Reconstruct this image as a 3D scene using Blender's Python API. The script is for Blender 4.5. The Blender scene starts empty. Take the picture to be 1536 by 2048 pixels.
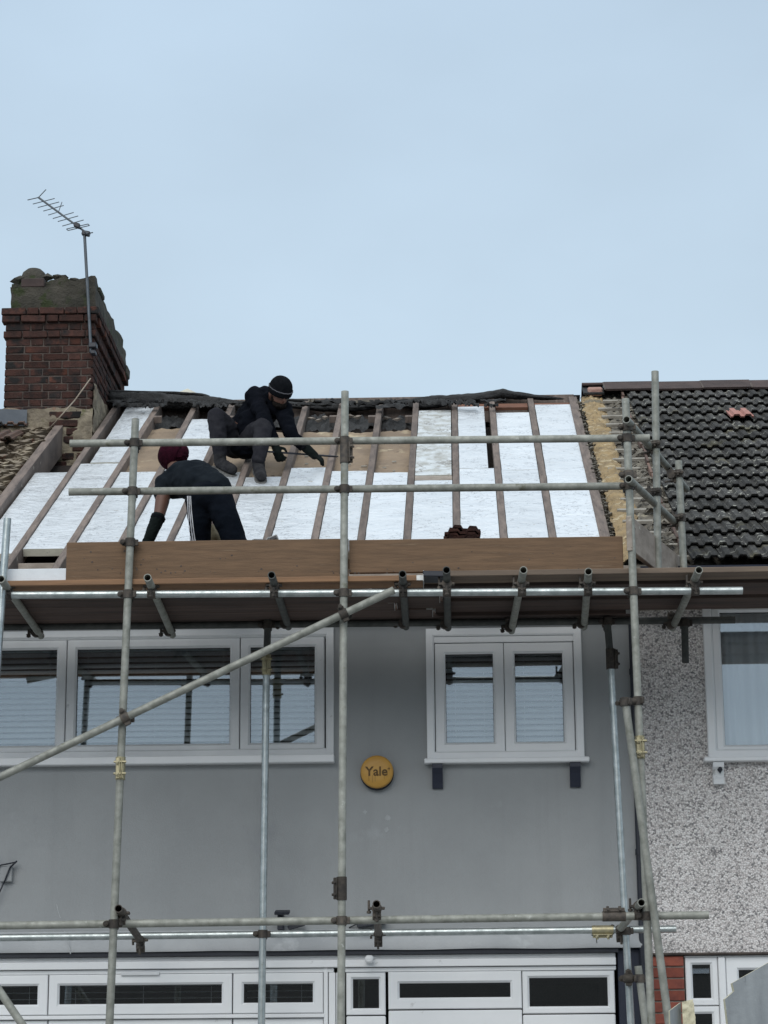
import bpy, math, random
from mathutils import Vector, Matrix, noise
random.seed(7)
SC = bpy.context.scene
COL = SC.collection
R_ = math.radians
# ------------------------------------------------------------------ camera, sky, sun
FPX = 4556.0                      # focal length in pixels of the 1536 x 2048 photograph
PITCH, YAW, ROLL = 14.0, 1.60, -0.43
CAMZ = 1.6
cam_d = bpy.data.cameras.new('camera'); cam = bpy.data.objects.new('camera', cam_d); COL.objects.link(cam)
cam_d.sensor_fit = 'HORIZONTAL'; cam_d.sensor_width = 36.0; cam_d.lens = 36.0 * FPX / 1536.0
cam_d.clip_start = 0.1; cam_d.clip_end = 3000
CM = Matrix.Rotation(R_(YAW), 4, 'Z') @ Matrix.Rotation(R_(90 + PITCH), 4, 'X') @ Matrix.Rotation(R_(ROLL), 4, 'Z')
cam.matrix_world = Matrix.Translation((0, 0, CAMZ)) @ CM
SC.camera = cam
SUN_EL, SUN_AZ = 36.0, -14.0      # azimuth measured from behind the camera
w = bpy.data.worlds.new('World'); SC.world = w; w.use_nodes = True
nt = w.node_tree; N = nt.nodes; L = nt.links
bg = N['Background']; bg.inputs['Strength'].default_value = 0.1
sky = N.new('ShaderNodeTexSky'); sky.sky_type = 'NISHITA'; sky.sun_disc = False
sky.sun_elevation = R_(SUN_EL); sky.sun_rotation = R_(180 + SUN_AZ)
tc = N.new('ShaderNodeTexCoord'); sep = N.new('ShaderNodeSeparateXYZ'); L.new(tc.outputs['Generated'], sep.inputs[0])
cr = N.new('ShaderNodeValToRGB'); L.new(sep.outputs['Z'], cr.inputs[0])      # overcast: brighter to the zenith
e = cr.color_ramp.elements; e[0].position = 0.0; e[0].color = (.565, .69, .80, 1); e[1].position = 1.0; e[1].color = (1.15, 1.22, 1.25, 1)
for p_, c_ in ((.30, (.545, .68, .80, 1)), (.48, (.515, .655, .80, 1)), (.66, (.72, .84, .95, 1))):
    q = e.new(p_); q.color = c_
mp = N.new('ShaderNodeMapping'); mp.inputs['Scale'].default_value = (3.4, 3.4, 6.5); L.new(tc.outputs['Generated'], mp.inputs[0])
cn = N.new('ShaderNodeTexNoise'); cn.inputs['Scale'].default_value = 1.4; cn.inputs['Detail'].default_value = 5; cn.inputs['Roughness'].default_value = .45
L.new(mp.outputs[0], cn.inputs['Vector'])
cm_ = N.new('ShaderNodeMapRange'); cm_.inputs['From Min'].default_value = .3; cm_.inputs['From Max'].default_value = .7
cm_.inputs['To Min'].default_value = 8.6; cm_.inputs['To Max'].default_value = 9.9; L.new(cn.outputs['Fac'], cm_.inputs[0])
vm = N.new('ShaderNodeVectorMath'); vm.operation = 'SCALE'; L.new(cr.outputs['Color'], vm.inputs[0]); L.new(cm_.outputs[0], vm.inputs['Scale'])
mx = N.new('ShaderNodeMix'); mx.data_type = 'RGBA'; mx.inputs[0].default_value = .93
L.new(sky.outputs[0], mx.inputs[6]); L.new(vm.outputs[0], mx.inputs[7]); L.new(mx.outputs[2], bg.inputs['Color'])
sun_d = bpy.data.lights.new('sun', 'SUN'); sun_d.energy = 1.5; sun_d.angle = R_(50); sun_d.color = (1, .96, .9)
sun = bpy.data.objects.new('sun', sun_d); COL.objects.link(sun)
sdir = Vector((-math.sin(R_(SUN_AZ)) * -math.cos(R_(SUN_EL)), -math.cos(R_(SUN_AZ)) * math.cos(R_(SUN_EL)), math.sin(R_(SUN_EL))))
sun.rotation_euler = sdir.to_track_quat('Z', 'Y').to_euler(); sun.location = (0, -30, 40)
SC.view_settings.view_transform = 'Standard'; SC.view_settings.look = 'None'
SC.view_settings.exposure = 0.16; SC.view_settings.gamma = 1.0; SC.view_settings.use_curve_mapping = False

# ------------------------------------------------------------------ geometry of the place
M3 = CM.to_3x3()
YW = 15.60                        # facade plane
EY, EZ, RA = 15.35, CAMZ+3.468, R_(28.9) # eave line and pitch of the roof
RT = math.tan(RA); RN = Vector((0, -math.sin(RA), math.cos(RA))); RIDGE_T = 4.80
def ray(px, py): return M3 @ Vector(((px - 768) / FPX, -(py - 1024) / FPX, -1))
def P(px, py, Y):
    d = ray(px, py); return Vector((0, 0, CAMZ)) + d * (Y / d.y)
def XZ(px, py, Y):
    v = P(px, py, Y); return v.x, v.z
def PR(px, py, h=0.0):            # point of the roof plane (h above it)
    o = Vector((0, EY, EZ)) + RN * h; d = ray(px, py); c = Vector((0, 0, CAMZ))
    return c + d * ((o - c).dot(RN) / d.dot(RN))
def RP(x, t, h=0.0): return Vector((x, EY + t, EZ + RT * t)) + RN * h
def T(px, py): return PR(px, py).y - EY

# ------------------------------------------------------------------ object helpers
ORG = {}
def tag(o, label=None, cat=None, group=None, kind=None):
    for k, v in (('label', label), ('category', cat), ('group', group), ('kind', kind)):
        if v: o[k] = v
    return o
def thing(name, label, cat, loc=(0, 0, 0), group=None):
    o = bpy.data.objects.new(name, None); COL.objects.link(o); o.location = loc; o.empty_display_size = .1
    ORG[o.name] = Vector(loc); return tag(o, label, cat, group)
class MB:
    def __init__(s): s.v = []; s.f = []
    def add(s, vs, fs):
        n = len(s.v); s.v += [Vector(v) for v in vs]; s.f += [tuple(i + n for i in f) for f in fs]; return s
    def box(s, a, b, ch=0.0):
        x0, y0, z0 = a; x1, y1, z1 = b
        return s.obox(((x0+x1)/2, (y0+y1)/2, (z0+z1)/2), (x1-x0, 0, 0), (0, y1-y0, 0), (0, 0, z1-z0), ch)
    def obox(s, c, ux, uy, uz, ch=0.0):       # full-length axis vectors, chamfer
        c, ux, uy, uz = Vector(c), Vector(ux)/2, Vector(uy)/2, Vector(uz)/2
        if ch <= 0:
            vs = [c + ux*i + uy*j + uz*k for i in (-1, 1) for j in (-1, 1) for k in (-1, 1)]
            return s.add(vs, [(0,1,3,2),(4,6,7,5),(0,4,5,1),(2,3,7,6),(0,2,6,4),(1,5,7,3)])
        lx, ly, lz = ux.length, uy.length, uz.length
        fx, fy, fz = 1-ch/lx, 1-ch/ly, 1-ch/lz
        vs = []; idx = {}
        for i in (-1, 1):
            for j in (-1, 1):
                for k in (-1, 1):
                    for m, (a, b, d) in enumerate(((i, j*fy, k*fz), (i*fx, j, k*fz), (i*fx, j*fy, k))):
                        idx[(i, j, k, m)] = len(vs); vs.append(c + ux*a + uy*b + uz*d)
        fs = []
        for i in (-1, 1):
            q = [idx[(i, j, k, 0)] for j, k in ((-1,-1),(1,-1),(1,1),(-1,1))]; fs.append(tuple(q if i > 0 else q[::-1]))
            q = [idx[(j, i, k, 1)] for j, k in ((-1,-1),(-1,1),(1,1),(1,-1))]; fs.append(tuple(q if i > 0 else q[::-1]))
            q = [idx[(j, k, i, 2)] for j, k in ((-1,-1),(1,-1),(1,1),(-1,1))]; fs.append(tuple(q if i > 0 else q[::-1]))
        for i in (-1, 1):
            for j in (-1, 1):
                for (m, n_, mk) in ((0, 1, lambda a, b, t, m: (a, b, t, m)), (0, 2, lambda a, b, t, m: (a, t, b, m)), (1, 2, lambda a, b, t, m: (t, a, b, m))):
                    fs.append((idx[mk(i, j, -1, m)], idx[mk(i, j, 1, m)], idx[mk(i, j, 1, n_)], idx[mk(i, j, -1, n_)]))
                for k in (-1, 1): fs.append((idx[(i, j, k, 0)], idx[(i, j, k, 1)], idx[(i, j, k, 2)]))
        return s.add(vs, fs)
    def tube(s, a, b, r, r2=None, n=14, cap=True, hollow=0.0):
        a, b = Vector(a), Vector(b); r2 = r if r2 is None else r2
        d = (b - a).normalized(); u = d.orthogonal().normalized(); v = d.cross(u)
        ring = lambda c, q: [c + (u*math.cos(2*math.pi*i/n) + v*math.sin(2*math.pi*i/n))*q for i in range(n)]
        vs = ring(a, r) + ring(b, r2); fs = [(i, (i+1) % n, n+(i+1) % n, n+i) for i in range(n)]
        if hollow:
            dd = d*min(.35, (b-a).length*.45); ri = r - hollow
            vs += ring(a, ri) + ring(b, ri) + ring(a+dd, ri) + ring(b-dd, ri)
            for i in range(n):
                j = (i+1) % n
                fs += [(i, 2*n+i, 2*n+j, j), (n+i, n+j, 3*n+j, 3*n+i), (2*n+i, 4*n+i, 4*n+j, 2*n+j), (3*n+i, 3*n+j, 5*n+j, 5*n+i)]
            fs += [tuple(range(4*n, 5*n)), tuple(range(5*n, 6*n))]
        elif cap: fs += [tuple(range(n))[::-1], tuple(range(n, 2*n))]
        return s.add(vs, fs)
    def ring(s, x0, x1, z0, z1, wd, y0, y1, ch=.012):   # mitred rectangular frame, front at y0, back y1
        def rc(k, y): return [Vector((x0+k, y, z0+k)), Vector((x1-k, y, z0+k)), Vector((x1-k, y, z1-k)), Vector((x0+k, y, z1-k))]
        rs = [rc(0, y1), rc(0, y0+ch*.4), rc(ch*.4, y0), rc(wd-ch, y0), rc(wd, y0+ch*1.1), rc(wd, y1)]
        vs = [v for r in rs for v in r]; fs = []
        for a in range(5):
            for i in range(4):
                j = (i+1) % 4; fs.append((a*4+i, a*4+j, a*4+4+j, a*4+4+i))
        return s.add(vs, fs)
    def grid(s, fn, nu, nv):
        vs = [fn(i/nu, j/nv) for j in range(nv+1) for i in range(nu+1)]
        return s.add(vs, [(j*(nu+1)+i, j*(nu+1)+i+1, (j+1)*(nu+1)+i+1, (j+1)*(nu+1)+i) for j in range(nv) for i in range(nu)])
    def rock(s, c, r, seed=0, sq=(1, 1, 1)):
        rr = random.Random(seed); c = Vector(c)
        base = [(1,0,0),(-1,0,0),(0,1,0),(0,-1,0),(0,0,1),(0,0,-1),(.6,.6,.5),(-.6,.6,.4),(.6,-.6,.5),(-.6,-.6,.5)]
        import bmesh
        bm = bmesh.new()
        for b in base:
            q = Vector(b).normalized()*r*rr.uniform(.65, 1.2); bm.verts.new(Vector((q.x*sq[0], q.y*sq[1], q.z*sq[2])))
        res = bmesh.ops.convex_hull(bm, input=bm.verts)
        bm.verts.ensure_lookup_table(); bm.verts.index_update()
        used = [v for v in bm.verts if v.link_faces]; mp_ = {v: i for i, v in enumerate(used)}
        s.add([c + v.co for v in used], [tuple(mp_[v] for v in f.verts) for f in bm.faces]); bm.free(); return s
    def build(s, name, m, parent=None, smooth=False, org=None):
        o_ = ORG.get(parent.name, Vector((0, 0, 0))) if parent else Vector(org or (0, 0, 0))
        me = bpy.data.meshes.new(name); me.from_pydata([v - o_ for v in s.v], [], s.f); me.validate(); me.update()
        import bmesh
        bm = bmesh.new(); bm.from_mesh(me); bmesh.ops.recalc_face_normals(bm, faces=bm.faces); bm.to_mesh(me); bm.free()
        if m: me.materials.append(m)
        if smooth:
            me.polygons.foreach_set('use_smooth', [True]*len(me.polygons))
            if smooth != 'all': me.set_sharp_from_angle(angle=R_(40))
        o = bpy.data.objects.new(name, me); COL.objects.link(o)
        if parent: o.parent = parent
        elif org: o.location = o_
        ORG[o.name] = o_
        return o
def inst(name, me, parent, loc, rot=None, scale=None):   # another object of a shared mesh, loc in world
    o = bpy.data.objects.new(name, me); COL.objects.link(o)
    if parent: o.parent = parent; loc = Vector(loc) - ORG[parent.name]
    mw = Matrix.Translation(loc) @ ((rot if rot is not None else Matrix.Identity(3)).to_4x4())
    if scale: mw = mw @ Matrix.Diagonal((*scale, 1))
    o.matrix_local = mw; return o
def frame3(x, y, z): return Matrix((x, y, z)).transposed()

# ------------------------------------------------------------------ materials
def C4(c): return (c[0], c[1], c[2], 1)
def pm(name, c1, c2, scale=5, detail=6, rough=.8, metal=0, bump=0, bscale=60, stretch=(1,1,1), spots=(), rnd=0, bdist=.01, obj=False, spec=None, lo=.35, hi=.65, rr=0, bstretch=None, crinkles=None, streak=None):
    m = bpy.data.materials.new(name); m.use_nodes = True; n = m.node_tree.nodes; l = m.node_tree.links
    b = n['Principled BSDF']; b.inputs['Roughness'].default_value = rough; b.inputs['Metallic'].default_value = metal
    if spec is not None: b.inputs['Specular IOR Level'].default_value = spec
    if obj: src = n.new('ShaderNodeTexCoord').outputs['Object']
    else: src = n.new('ShaderNodeNewGeometry').outputs['Position']
    mp = n.new('ShaderNodeMapping'); mp.inputs['Scale'].default_value = stretch; l.new(src, mp.inputs[0]); vec = mp.outputs[0]
    oi = None
    if rnd or obj:
        oi = n.new('ShaderNodeObjectInfo')
        ad = n.new('ShaderNodeVectorMath'); ad.operation = 'ADD'; l.new(vec, ad.inputs[0])
        sc = n.new('ShaderNodeMath'); sc.operation = 'MULTIPLY'; sc.inputs[1].default_value = 37; l.new(oi.outputs['Random'], sc.inputs[0]); l.new(sc.outputs[0], ad.inputs[1]); vec = ad.outputs[0]
    def nz(sc_, det, v=vec, ro=.6):
        t = n.new('ShaderNodeTexNoise'); t.inputs['Scale'].default_value = sc_; t.inputs['Detail'].default_value = det; t.inputs['Roughness'].default_value = ro
        l.new(v, t.inputs['Vector']); return t.outputs['Fac']
    def mr(fac, a, b_, c=0, d=1):
        t = n.new('ShaderNodeMapRange'); t.inputs['From Min'].default_value = a; t.inputs['From Max'].default_value = b_
        t.inputs['To Min'].default_value = c; t.inputs['To Max'].default_value = d; l.new(fac, t.inputs[0]); return t.outputs[0]
    def mix(f, a, b_):
        t = n.new('ShaderNodeMix'); t.data_type = 'RGBA'
        if isinstance(f, float): t.inputs[0].default_value = f
        else: l.new(f, t.inputs[0])
        for i, q in ((6, a), (7, b_)):
            if isinstance(q, tuple): t.inputs[i].default_value = C4(q)
            else: l.new(q, t.inputs[i])
        return t.outputs[2]
    f0 = nz(scale, detail); col = mix(mr(f0, lo, hi), tuple(c1), tuple(c2))
    for (sc_c, sc_s, th, soft) in spots:
        col = mix(mr(nz(sc_s, 5), th, th + soft), col, tuple(sc_c))
    if streak:
        m3 = n.new('ShaderNodeMapping'); q_ = streak[1]; m3.inputs['Scale'].default_value = (q_, q_, q_*.05); l.new(src, m3.inputs[0])
        col = mix(mr(nz(1.0, 6, m3.outputs[0]), streak[2], streak[2]+.16, 0, streak[3]), col, tuple(streak[0]))
    if crinkles:
        vc, vs_, vw, va = crinkles
        a1 = n.new('ShaderNodeMath'); a1.operation = 'SUBTRACT'; a1.inputs[1].default_value = .5; l.new(nz(vs_, 4, vec, .55), a1.inputs[0])
        a2 = n.new('ShaderNodeMath'); a2.operation = 'ABSOLUTE'; l.new(a1.outputs[0], a2.inputs[0])
        a3 = n.new('ShaderNodeMath'); a3.operation = 'MULTIPLY'; l.new(mr(a2.outputs[0], 0, vw, va, 0), a3.inputs[0]); l.new(mr(nz(vs_*.45, 2), .44, .56), a3.inputs[1])
        col = mix(a3.outputs[0], col, tuple(vc))
    if rnd:
        h = n.new('ShaderNodeHueSaturation'); l.new(col, h.inputs['Color']); l.new(mr(oi.outputs['Random'], 0, 1, 1-rnd, 1+rnd), h.inputs['Value']); col = h.outputs[0]
    l.new(col, b.inputs['Base Color'])
    if rr: l.new(mr(nz(scale*2, 4), .3, .7, rough-rr, rough+rr), b.inputs['Roughness'])
    if bump:
        bv = src
        if bstretch:
            m2 = n.new('ShaderNodeMapping'); m2.inputs['Scale'].default_value = bstretch; l.new(src, m2.inputs[0]); bv = m2.outputs[0]
        bp = n.new('ShaderNodeBump'); bp.inputs['Strength'].default_value = bump; bp.inputs['Distance'].default_value = bdist
        l.new(nz(bscale, 6, bv, .65), bp.inputs['Height']); l.new(bp.outputs[0], b.inputs['Normal'])
    return m
MT = {}
MT['render'] = pm('grey_render', (.308,.320,.326), (.362,.374,.380), .9, 10, .85, streak=((.24,.25,.255), 5, .52, .20), bump=.5, bscale=90, bdist=.004, spots=[((.43,.445,.46), 2.3, .66, .14), ((.28,.29,.305), 1.7, .64, .15)])
MT['render_band'] = pm('weathered_render', (.46,.475,.485), (.36,.375,.39), 2.2, 9, .85, bump=.4, bscale=70, bdist=.005, spots=[((.55,.57,.58), 3.1, .60, .1)])
MT['upvc'] = pm('white_upvc', (.86,.87,.88), (.80,.815,.83), 2.0, 6, .32, spots=[((.50,.51,.50), 9, .70, .1)])
MT['upvc_old'] = pm('grey_white_upvc', (.76,.775,.785), (.66,.675,.69), 2.5, 8, .45, spots=[((.36,.37,.37), 12, .66, .1)])
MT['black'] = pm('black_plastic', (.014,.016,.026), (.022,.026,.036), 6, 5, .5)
MT['navy'] = pm('navy_paint', (.012,.017,.035), (.02,.025,.045), 5, 6, .45, bump=.3, bscale=50, bdist=.004)
MT['rubber'] = pm('window_gasket', (.03,.03,.032), (.04,.04,.042), 6, 4, .6)
MT['foil'] = pm('foil_facing', (.84,.87,.90), (.74,.77,.80), 3.2, 9, .40, metal=.78, bump=.8, bscale=9, bdist=.03, stretch=(.9,1.2,1.2), bstretch=(.9,1.2,1.3), rnd=.05, spots=[((.50,.48,.44), 11, .66, .05)], rr=.10, crinkles=((.32,.33,.35), 11, .024, .75))  # thin dark lines put the shading of the foil's creases into its colour
MT['foil_dirty'] = pm('dirty_foil_facing', (.76,.79,.80), (.50,.49,.45), 9, 10, .45, metal=.7, bump=.8, bscale=11, bdist=.03, rnd=.04, spots=[((.34,.31,.26), 10, .64, .06), ((.22,.19,.16), 24, .67, .05)], lo=.42, hi=.62, crinkles=((.22,.19,.16), 7, .03, .9))
MT['foam'] = pm('foam_edge', (.62,.60,.50), (.52,.50,.42), 12, 6, .9, bump=.4, bscale=80, spots=[((.2,.18,.15), 14, .63, .08)])
MT['rafter'] = pm('weathered_rafter', (.20,.158,.135), (.11,.088,.078), 9, 9, .9, stretch=(3.0,.5,.5), bump=.7, bscale=40, bstretch=(3,.5,.6), bdist=.006, rnd=.16, spots=[((.36,.32,.27), 30, .66, .06), ((.05,.04,.035), 14, .66, .06)])
MT['backing'] = pm('old_plasterboard', (.30,.225,.155), (.205,.155,.112), 3.2, 10, .92, bump=.8, bscale=9, bdist=.02, spots=[((.46,.38,.26), 4, .58, .12), ((.13,.095,.07), 9, .64, .06)])
MT['loft'] = pm('loft_shade', (.045,.035,.03), (.025,.02,.018), 5, 6, .95)  # near-black colour stands in for the shade of the open loft
MT['felt'] = pm('bitumen_felt', (.010,.011,.012), (.026,.026,.027), 7, 9, .7, bump=1.0, bscale=14, bdist=.03, spots=[((.085,.082,.075), 9, .66, .07)])
MT['batten'] = pm('pale_batten', (.34,.32,.28), (.22,.20,.17), 14, 8, .9, bump=.5, bscale=60)
MT['yfoam'] = pm('yellow_spray_foam', (.40,.285,.145), (.27,.20,.115), 8, 10, .85, bump=1.0, bscale=26, bdist=.03, stretch=(.5,1.3,2.0), spots=[((.52,.43,.28), 12, .57, .07), ((.20,.175,.13), 4, .58, .1), ((.07,.055,.04), 20, .63, .05)])
MT['rag'] = pm('torn_underlay', (.20,.18,.145), (.10,.09,.078), 11, 10, .9, bump=.9, bscale=28, bdist=.02, spots=[((.32,.29,.22), 16, .60, .06), ((.02,.02,.02), 11, .62, .05)])
MT['rubble'] = pm('mortar_rubble', (.27,.225,.165), (.16,.13,.10), 5, 8, .95, bump=.4, bscale=50, spots=[((.36,.31,.23), 7, .6, .07), ((.20,.11,.08), 6, .62, .05)])
MT['tile'] = pm('concrete_roof_tile', (.034,.034,.034), (.068,.066,.063), 26, 9, .9, bump=.7, bscale=120, bdist=.004, rnd=.42, spec=.2, streak=((.13,.125,.10), 14, .56, .5), spots=[((.095,.088,.06), 3.2, .60, .09), ((.32,.32,.28), 20, .605, .03), ((.010,.011,.012), 9, .62, .08)])
MT['tile_edge'] = pm('old_brown_tile', (.17,.10,.075), (.10,.07,.06), 14, 8, .9, bump=.6, bscale=90, bdist=.004, rnd=.35, spots=[((.30,.25,.20), 25, .64, .05)])
MT['tile_red'] = pm('new_red_tile', (.40,.19,.155), (.33,.15,.125), 14, 6, .85, bump=.4, bscale=90, bdist=.004)
MT['hair'] = pm('dark_hair', (.008,.006,.005), (.016,.012,.01), 60, 4, .8, bump=.8, bscale=90)
MT['ridge'] = pm('ridge_tile', (.045,.030,.028), (.075,.05,.045), 8, 9, .85, bump=.5, bscale=80, bdist=.005, rnd=.25, spots=[((.30,.28,.25), 24, .73, .03)])
MT['brick'] = pm('sooty_brick', (.078,.038,.031), (.040,.025,.022), 12, 10, .95, spec=.15, bump=1.0, bscale=60, bdist=.012, rnd=.30, spots=[((.022,.021,.021), 3, .50, .12), ((.115,.048,.034), 2.6, .60, .08), ((.12,.10,.085), 26, .68, .04)])
MT['brick_new'] = pm('red_brick', (.30,.085,.055), (.20,.06,.045), 14, 9, .9, bump=.6, bscale=90, bdist=.005, rnd=.2)
MT['mortar'] = pm('old_mortar', (.12,.095,.080), (.055,.045,.042), 8, 8, .95, bump=.6, bscale=90)
MT['mortar_pale'] = pm('pale_mortar', (.36,.32,.28), (.28,.25,.22), 20, 8, .95, bump=.4, bscale=90)
MT['parge'] = pm('parged_stonework', (.30,.255,.185), (.17,.14,.105), 6, 10, .95, bump=1.0, bscale=18, bdist=.03, spots=[((.13,.125,.06), 7, .60, .08), ((.27,.15,.10), 5, .64, .07)])
MT['cap'] = pm('mossy_concrete', (.085,.076,.060), (.034,.032,.025), 4, 10, .95, bump=1.0, bscale=34, bdist=.025, spots=[((.035,.045,.016), 7, .52, .1), ((.012,.014,.01), 5, .57, .1), ((.20,.195,.17), 7, .70, .06)])
MT['lead'] = pm('lead_flashing', (.06,.075,.095), (.09,.105,.125), 6, 6, .55, bump=.3, bscale=20, bdist=.01)
MT['steel'] = pm('galvanised_tube', (.33,.335,.30), (.20,.205,.18), 14, 9, .6, metal=.15, bump=.3, bscale=90, bdist=.002, rnd=.12, rr=.12, spots=[((.14,.14,.10), 8, .62, .09), ((.42,.43,.40), 19, .66, .06)])
MT['steel_new'] = pm('bright_galvanised_tube', (.52,.56,.56), (.34,.38,.38), 16, 9, .38, metal=.75, bump=.25, bscale=70, bdist=.002, rr=.1, spots=[((.24,.26,.22), 22, .68, .05)])
MT['steel_dark'] = pm('dull_tube', (.055,.06,.058), (.10,.105,.098), 14, 9, .7, metal=.1, bump=.3, bscale=90, bdist=.002, rnd=.15)
MT['coupler'] = pm('weathered_coupler', (.105,.088,.072), (.050,.045,.042), 40, 6, .75, metal=.3, rnd=.35, bump=.4, bscale=150, bdist=.002)
MT['coupler_new'] = pm('plated_coupler', (.48,.43,.27), (.34,.31,.21), 40, 6, .45, metal=.7, rnd=.15)
MT['toe'] = pm('stained_toe_board', (.180,.108,.060), (.118,.071,.040), 5, 10, .8, stretch=(.7,2,9), bump=.7, bscale=30, bstretch=(.6,3,6), bdist=.003, spots=[((.21,.14,.085), 5, .62, .10), ((.05,.034,.022), 12, .70, .05)])
MT['deck_old'] = pm('old_board_edge', (.20,.15,.11), (.12,.09,.07), 3, 9, .85, stretch=(.5,6,6), bump=.5, bscale=26, bstretch=(.4,5,5), bdist=.003, spots=[((.33,.28,.22), 6, .70, .05)])
MT['deck'] = pm('scaffold_board', (.095,.062,.050), (.045,.032,.028), 3, 9, .85, stretch=(.5,6,6), bump=.5, bscale=26, bstretch=(.4,5,5), bdist=.003, rnd=.25, spots=[((.36,.30,.24), 6, .74, .04)])
MT['edge'] = pm('board_edge', (.34,.19,.10), (.22,.125,.07), 4, 9, .8, stretch=(.6,3,9), bump=.4, bscale=30, bstretch=(.4,3,6), bdist=.002, rnd=.18)
MT['greyboard'] = pm('grey_weathered_board', (.36,.31,.265), (.22,.185,.155), 6, 10, .9, stretch=(1,1,2), bump=.5, bscale=34, bdist=.004, spots=[((.45,.42,.36), 7, .60, .08), ((.09,.07,.055), 16, .66, .04)])
MT['band'] = pm('board_end_band', (.62,.63,.62), (.40,.40,.39), 16, 6, .5, metal=.5)
MT['slat'] = pm('blind_slat', (.86,.87,.88), (.80,.81,.82), 4, 3, .5)
MT['curtain'] = pm('sheer_curtain', (.88,.89,.90), (.80,.82,.84), 3, 4, .9)
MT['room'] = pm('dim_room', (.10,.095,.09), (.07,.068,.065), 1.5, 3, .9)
MT['yellow'] = pm('amber_plastic', (.60,.33,.065), (.52,.27,.05), 5, 5, .45, spots=[((.40,.22,.06), 12, .66, .08)])
MT['letter'] = pm('faded_letter', (.10,.055,.015), (.16,.09,.025), 30, 5, .7)
MT['jacket'] = pm('black_jacket', (.0035,.0045,.007), (.007,.008,.012), 9, 6, 1.0, bump=.5, bscale=10, bdist=.03, spec=.04)
MT['tee'] = pm('charcoal_tshirt', (.008,.011,.015), (.014,.018,.023), 9, 6, 1.0, spec=.06, bump=.5, bscale=9, bdist=.03, spots=[((.06,.065,.07), 8, .72, .08)])
MT['jean'] = pm('dark_grey_jeans', (.018,.018,.023), (.032,.032,.037), 10, 8, 1.0, spec=.06, bump=.5, bscale=13, bdist=.02)
MT['track'] = pm('navy_black_tracksuit', (.004,.006,.010), (.007,.009,.014), 7, 6, 1.0, spec=.06, bump=.5, bscale=9, bdist=.03)
MT['stripe'] = pm('white_stripe', (.62,.63,.66), (.55,.56,.6), 9, 3, .8)
MT['maroon'] = pm('maroon_knit', (.040,.007,.016), (.020,.005,.010), 30, 6, 1.0, spec=.05, bump=.9, bscale=80, bdist=.01)
MT['knit'] = pm('black_knit', (.005,.006,.008), (.009,.010,.012), 40, 6, 1.0, spec=.05, bump=.9, bscale=90, bdist=.008)
MT['knitline'] = pm('grey_knit_line', (.10,.10,.11), (.07,.07,.08), 40, 6, .95)
MT['skin'] = pm('tanned_skin', (.135,.064,.044), (.105,.05,.034), 8, 5, .6)
MT['beard'] = pm('dark_beard', (.008,.007,.006), (.014,.011,.010), 60, 4, 1.0, spec=.1, bump=.8, bscale=90)
MT['glove'] = pm('work_glove', (.005,.008,.008), (.009,.013,.012), 20, 5, .9, spec=.1, bump=.4, bscale=50)
MT['glove_tan'] = pm('tan_glove', (.13,.10,.05), (.20,.16,.09), 20, 5, .7, bump=.4, bscale=50)
MT['boot'] = pm('dusty_boot', (.016,.016,.019), (.034,.034,.036), 14, 6, .9, spec=.15, bump=.4, bscale=50)
MT['sole'] = pm('boot_sole', (.16,.155,.145), (.08,.078,.075), 20, 5, .85)
MT['toolbody'] = pm('tool_casing', (.03,.03,.033), (.05,.05,.055), 20, 5, .5)
MT['toolgrey'] = pm('tool_grey', (.30,.30,.30), (.22,.22,.22), 20, 5, .5)
MT['alu'] = pm('aerial_aluminium', (.11,.125,.14), (.08,.09,.10), 14, 5, .5, metal=.5)
MT['rope'] = pm('pale_rope', (.36,.30,.24), (.28,.23,.18), 60, 4, .9)
MT['pirface'] = pm('grey_foil_board', (.36,.385,.40), (.27,.29,.305), 4, 9, .5, metal=.35, stretch=(3,3,.5), bump=.3, bscale=14, bdist=.01, spots=[((.52,.54,.55), 9, .64, .08), ((.16,.17,.18), 8, .68, .06)])
MT['piredge'] = pm('cream_foam_edge', (.66,.62,.46), (.54,.50,.36), 16, 7, .9, bump=.6, bscale=60)
MT['ground'] = pm('paving', (.30,.30,.29), (.22,.22,.215), 2, 8, .9, bump=.3, bscale=40)
MT['asphalt'] = pm('asphalt', (.05,.05,.052), (.065,.065,.067), 3, 8, .9, bump=.4, bscale=90)
MT['opp'] = pm('dark_pebbledash', (.14,.125,.11), (.09,.08,.07), 30, 8, .95, bump=.5, bscale=90)
def glass_mat(name, refl, tint):
    m = bpy.data.materials.new(name); m.use_nodes = True; n = m.node_tree.nodes; l = m.node_tree.links
    n.remove(n['Principled BSDF'])
    t = n.new('ShaderNodeBsdfTransparent'); t.inputs[0].default_value = C4(tint)
    g = n.new('ShaderNodeBsdfGlossy'); g.inputs['Roughness'].default_value = .004; g.inputs['Color'].default_value = (.95, .97, 1, 1)
    mxs = n.new('ShaderNodeMixShader'); fr = n.new('ShaderNodeFresnel'); fr.inputs[0].default_value = 1.5
    ad = n.new('ShaderNodeMath'); ad.operation = 'ADD'; ad.inputs[1].default_value = refl; ad.use_clamp = True; l.new(fr.outputs[0], ad.inputs[0])
    nz = n.new('ShaderNodeTexNoise'); nz.inputs['Scale'].default_value = 1.1; nz.inputs['Detail'].default_value = 1
    ge = n.new('ShaderNodeNewGeometry'); l.new(ge.outputs['Position'], nz.inputs['Vector'])
    bp = n.new('ShaderNodeBump'); bp.inputs['Strength'].default_value = .05; bp.inputs['Distance'].default_value = .01; l.new(nz.outputs['Fac'], bp.inputs['Height']); l.new(bp.outputs[0], g.inputs['Normal'])
    l.new(ad.outputs[0], mxs.inputs[0]); l.new(t.outputs[0], mxs.inputs[1]); l.new(g.outputs[0], mxs.inputs[2])
    l.new(mxs.outputs[0], n['Material Output'].inputs['Surface']); return m
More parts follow.
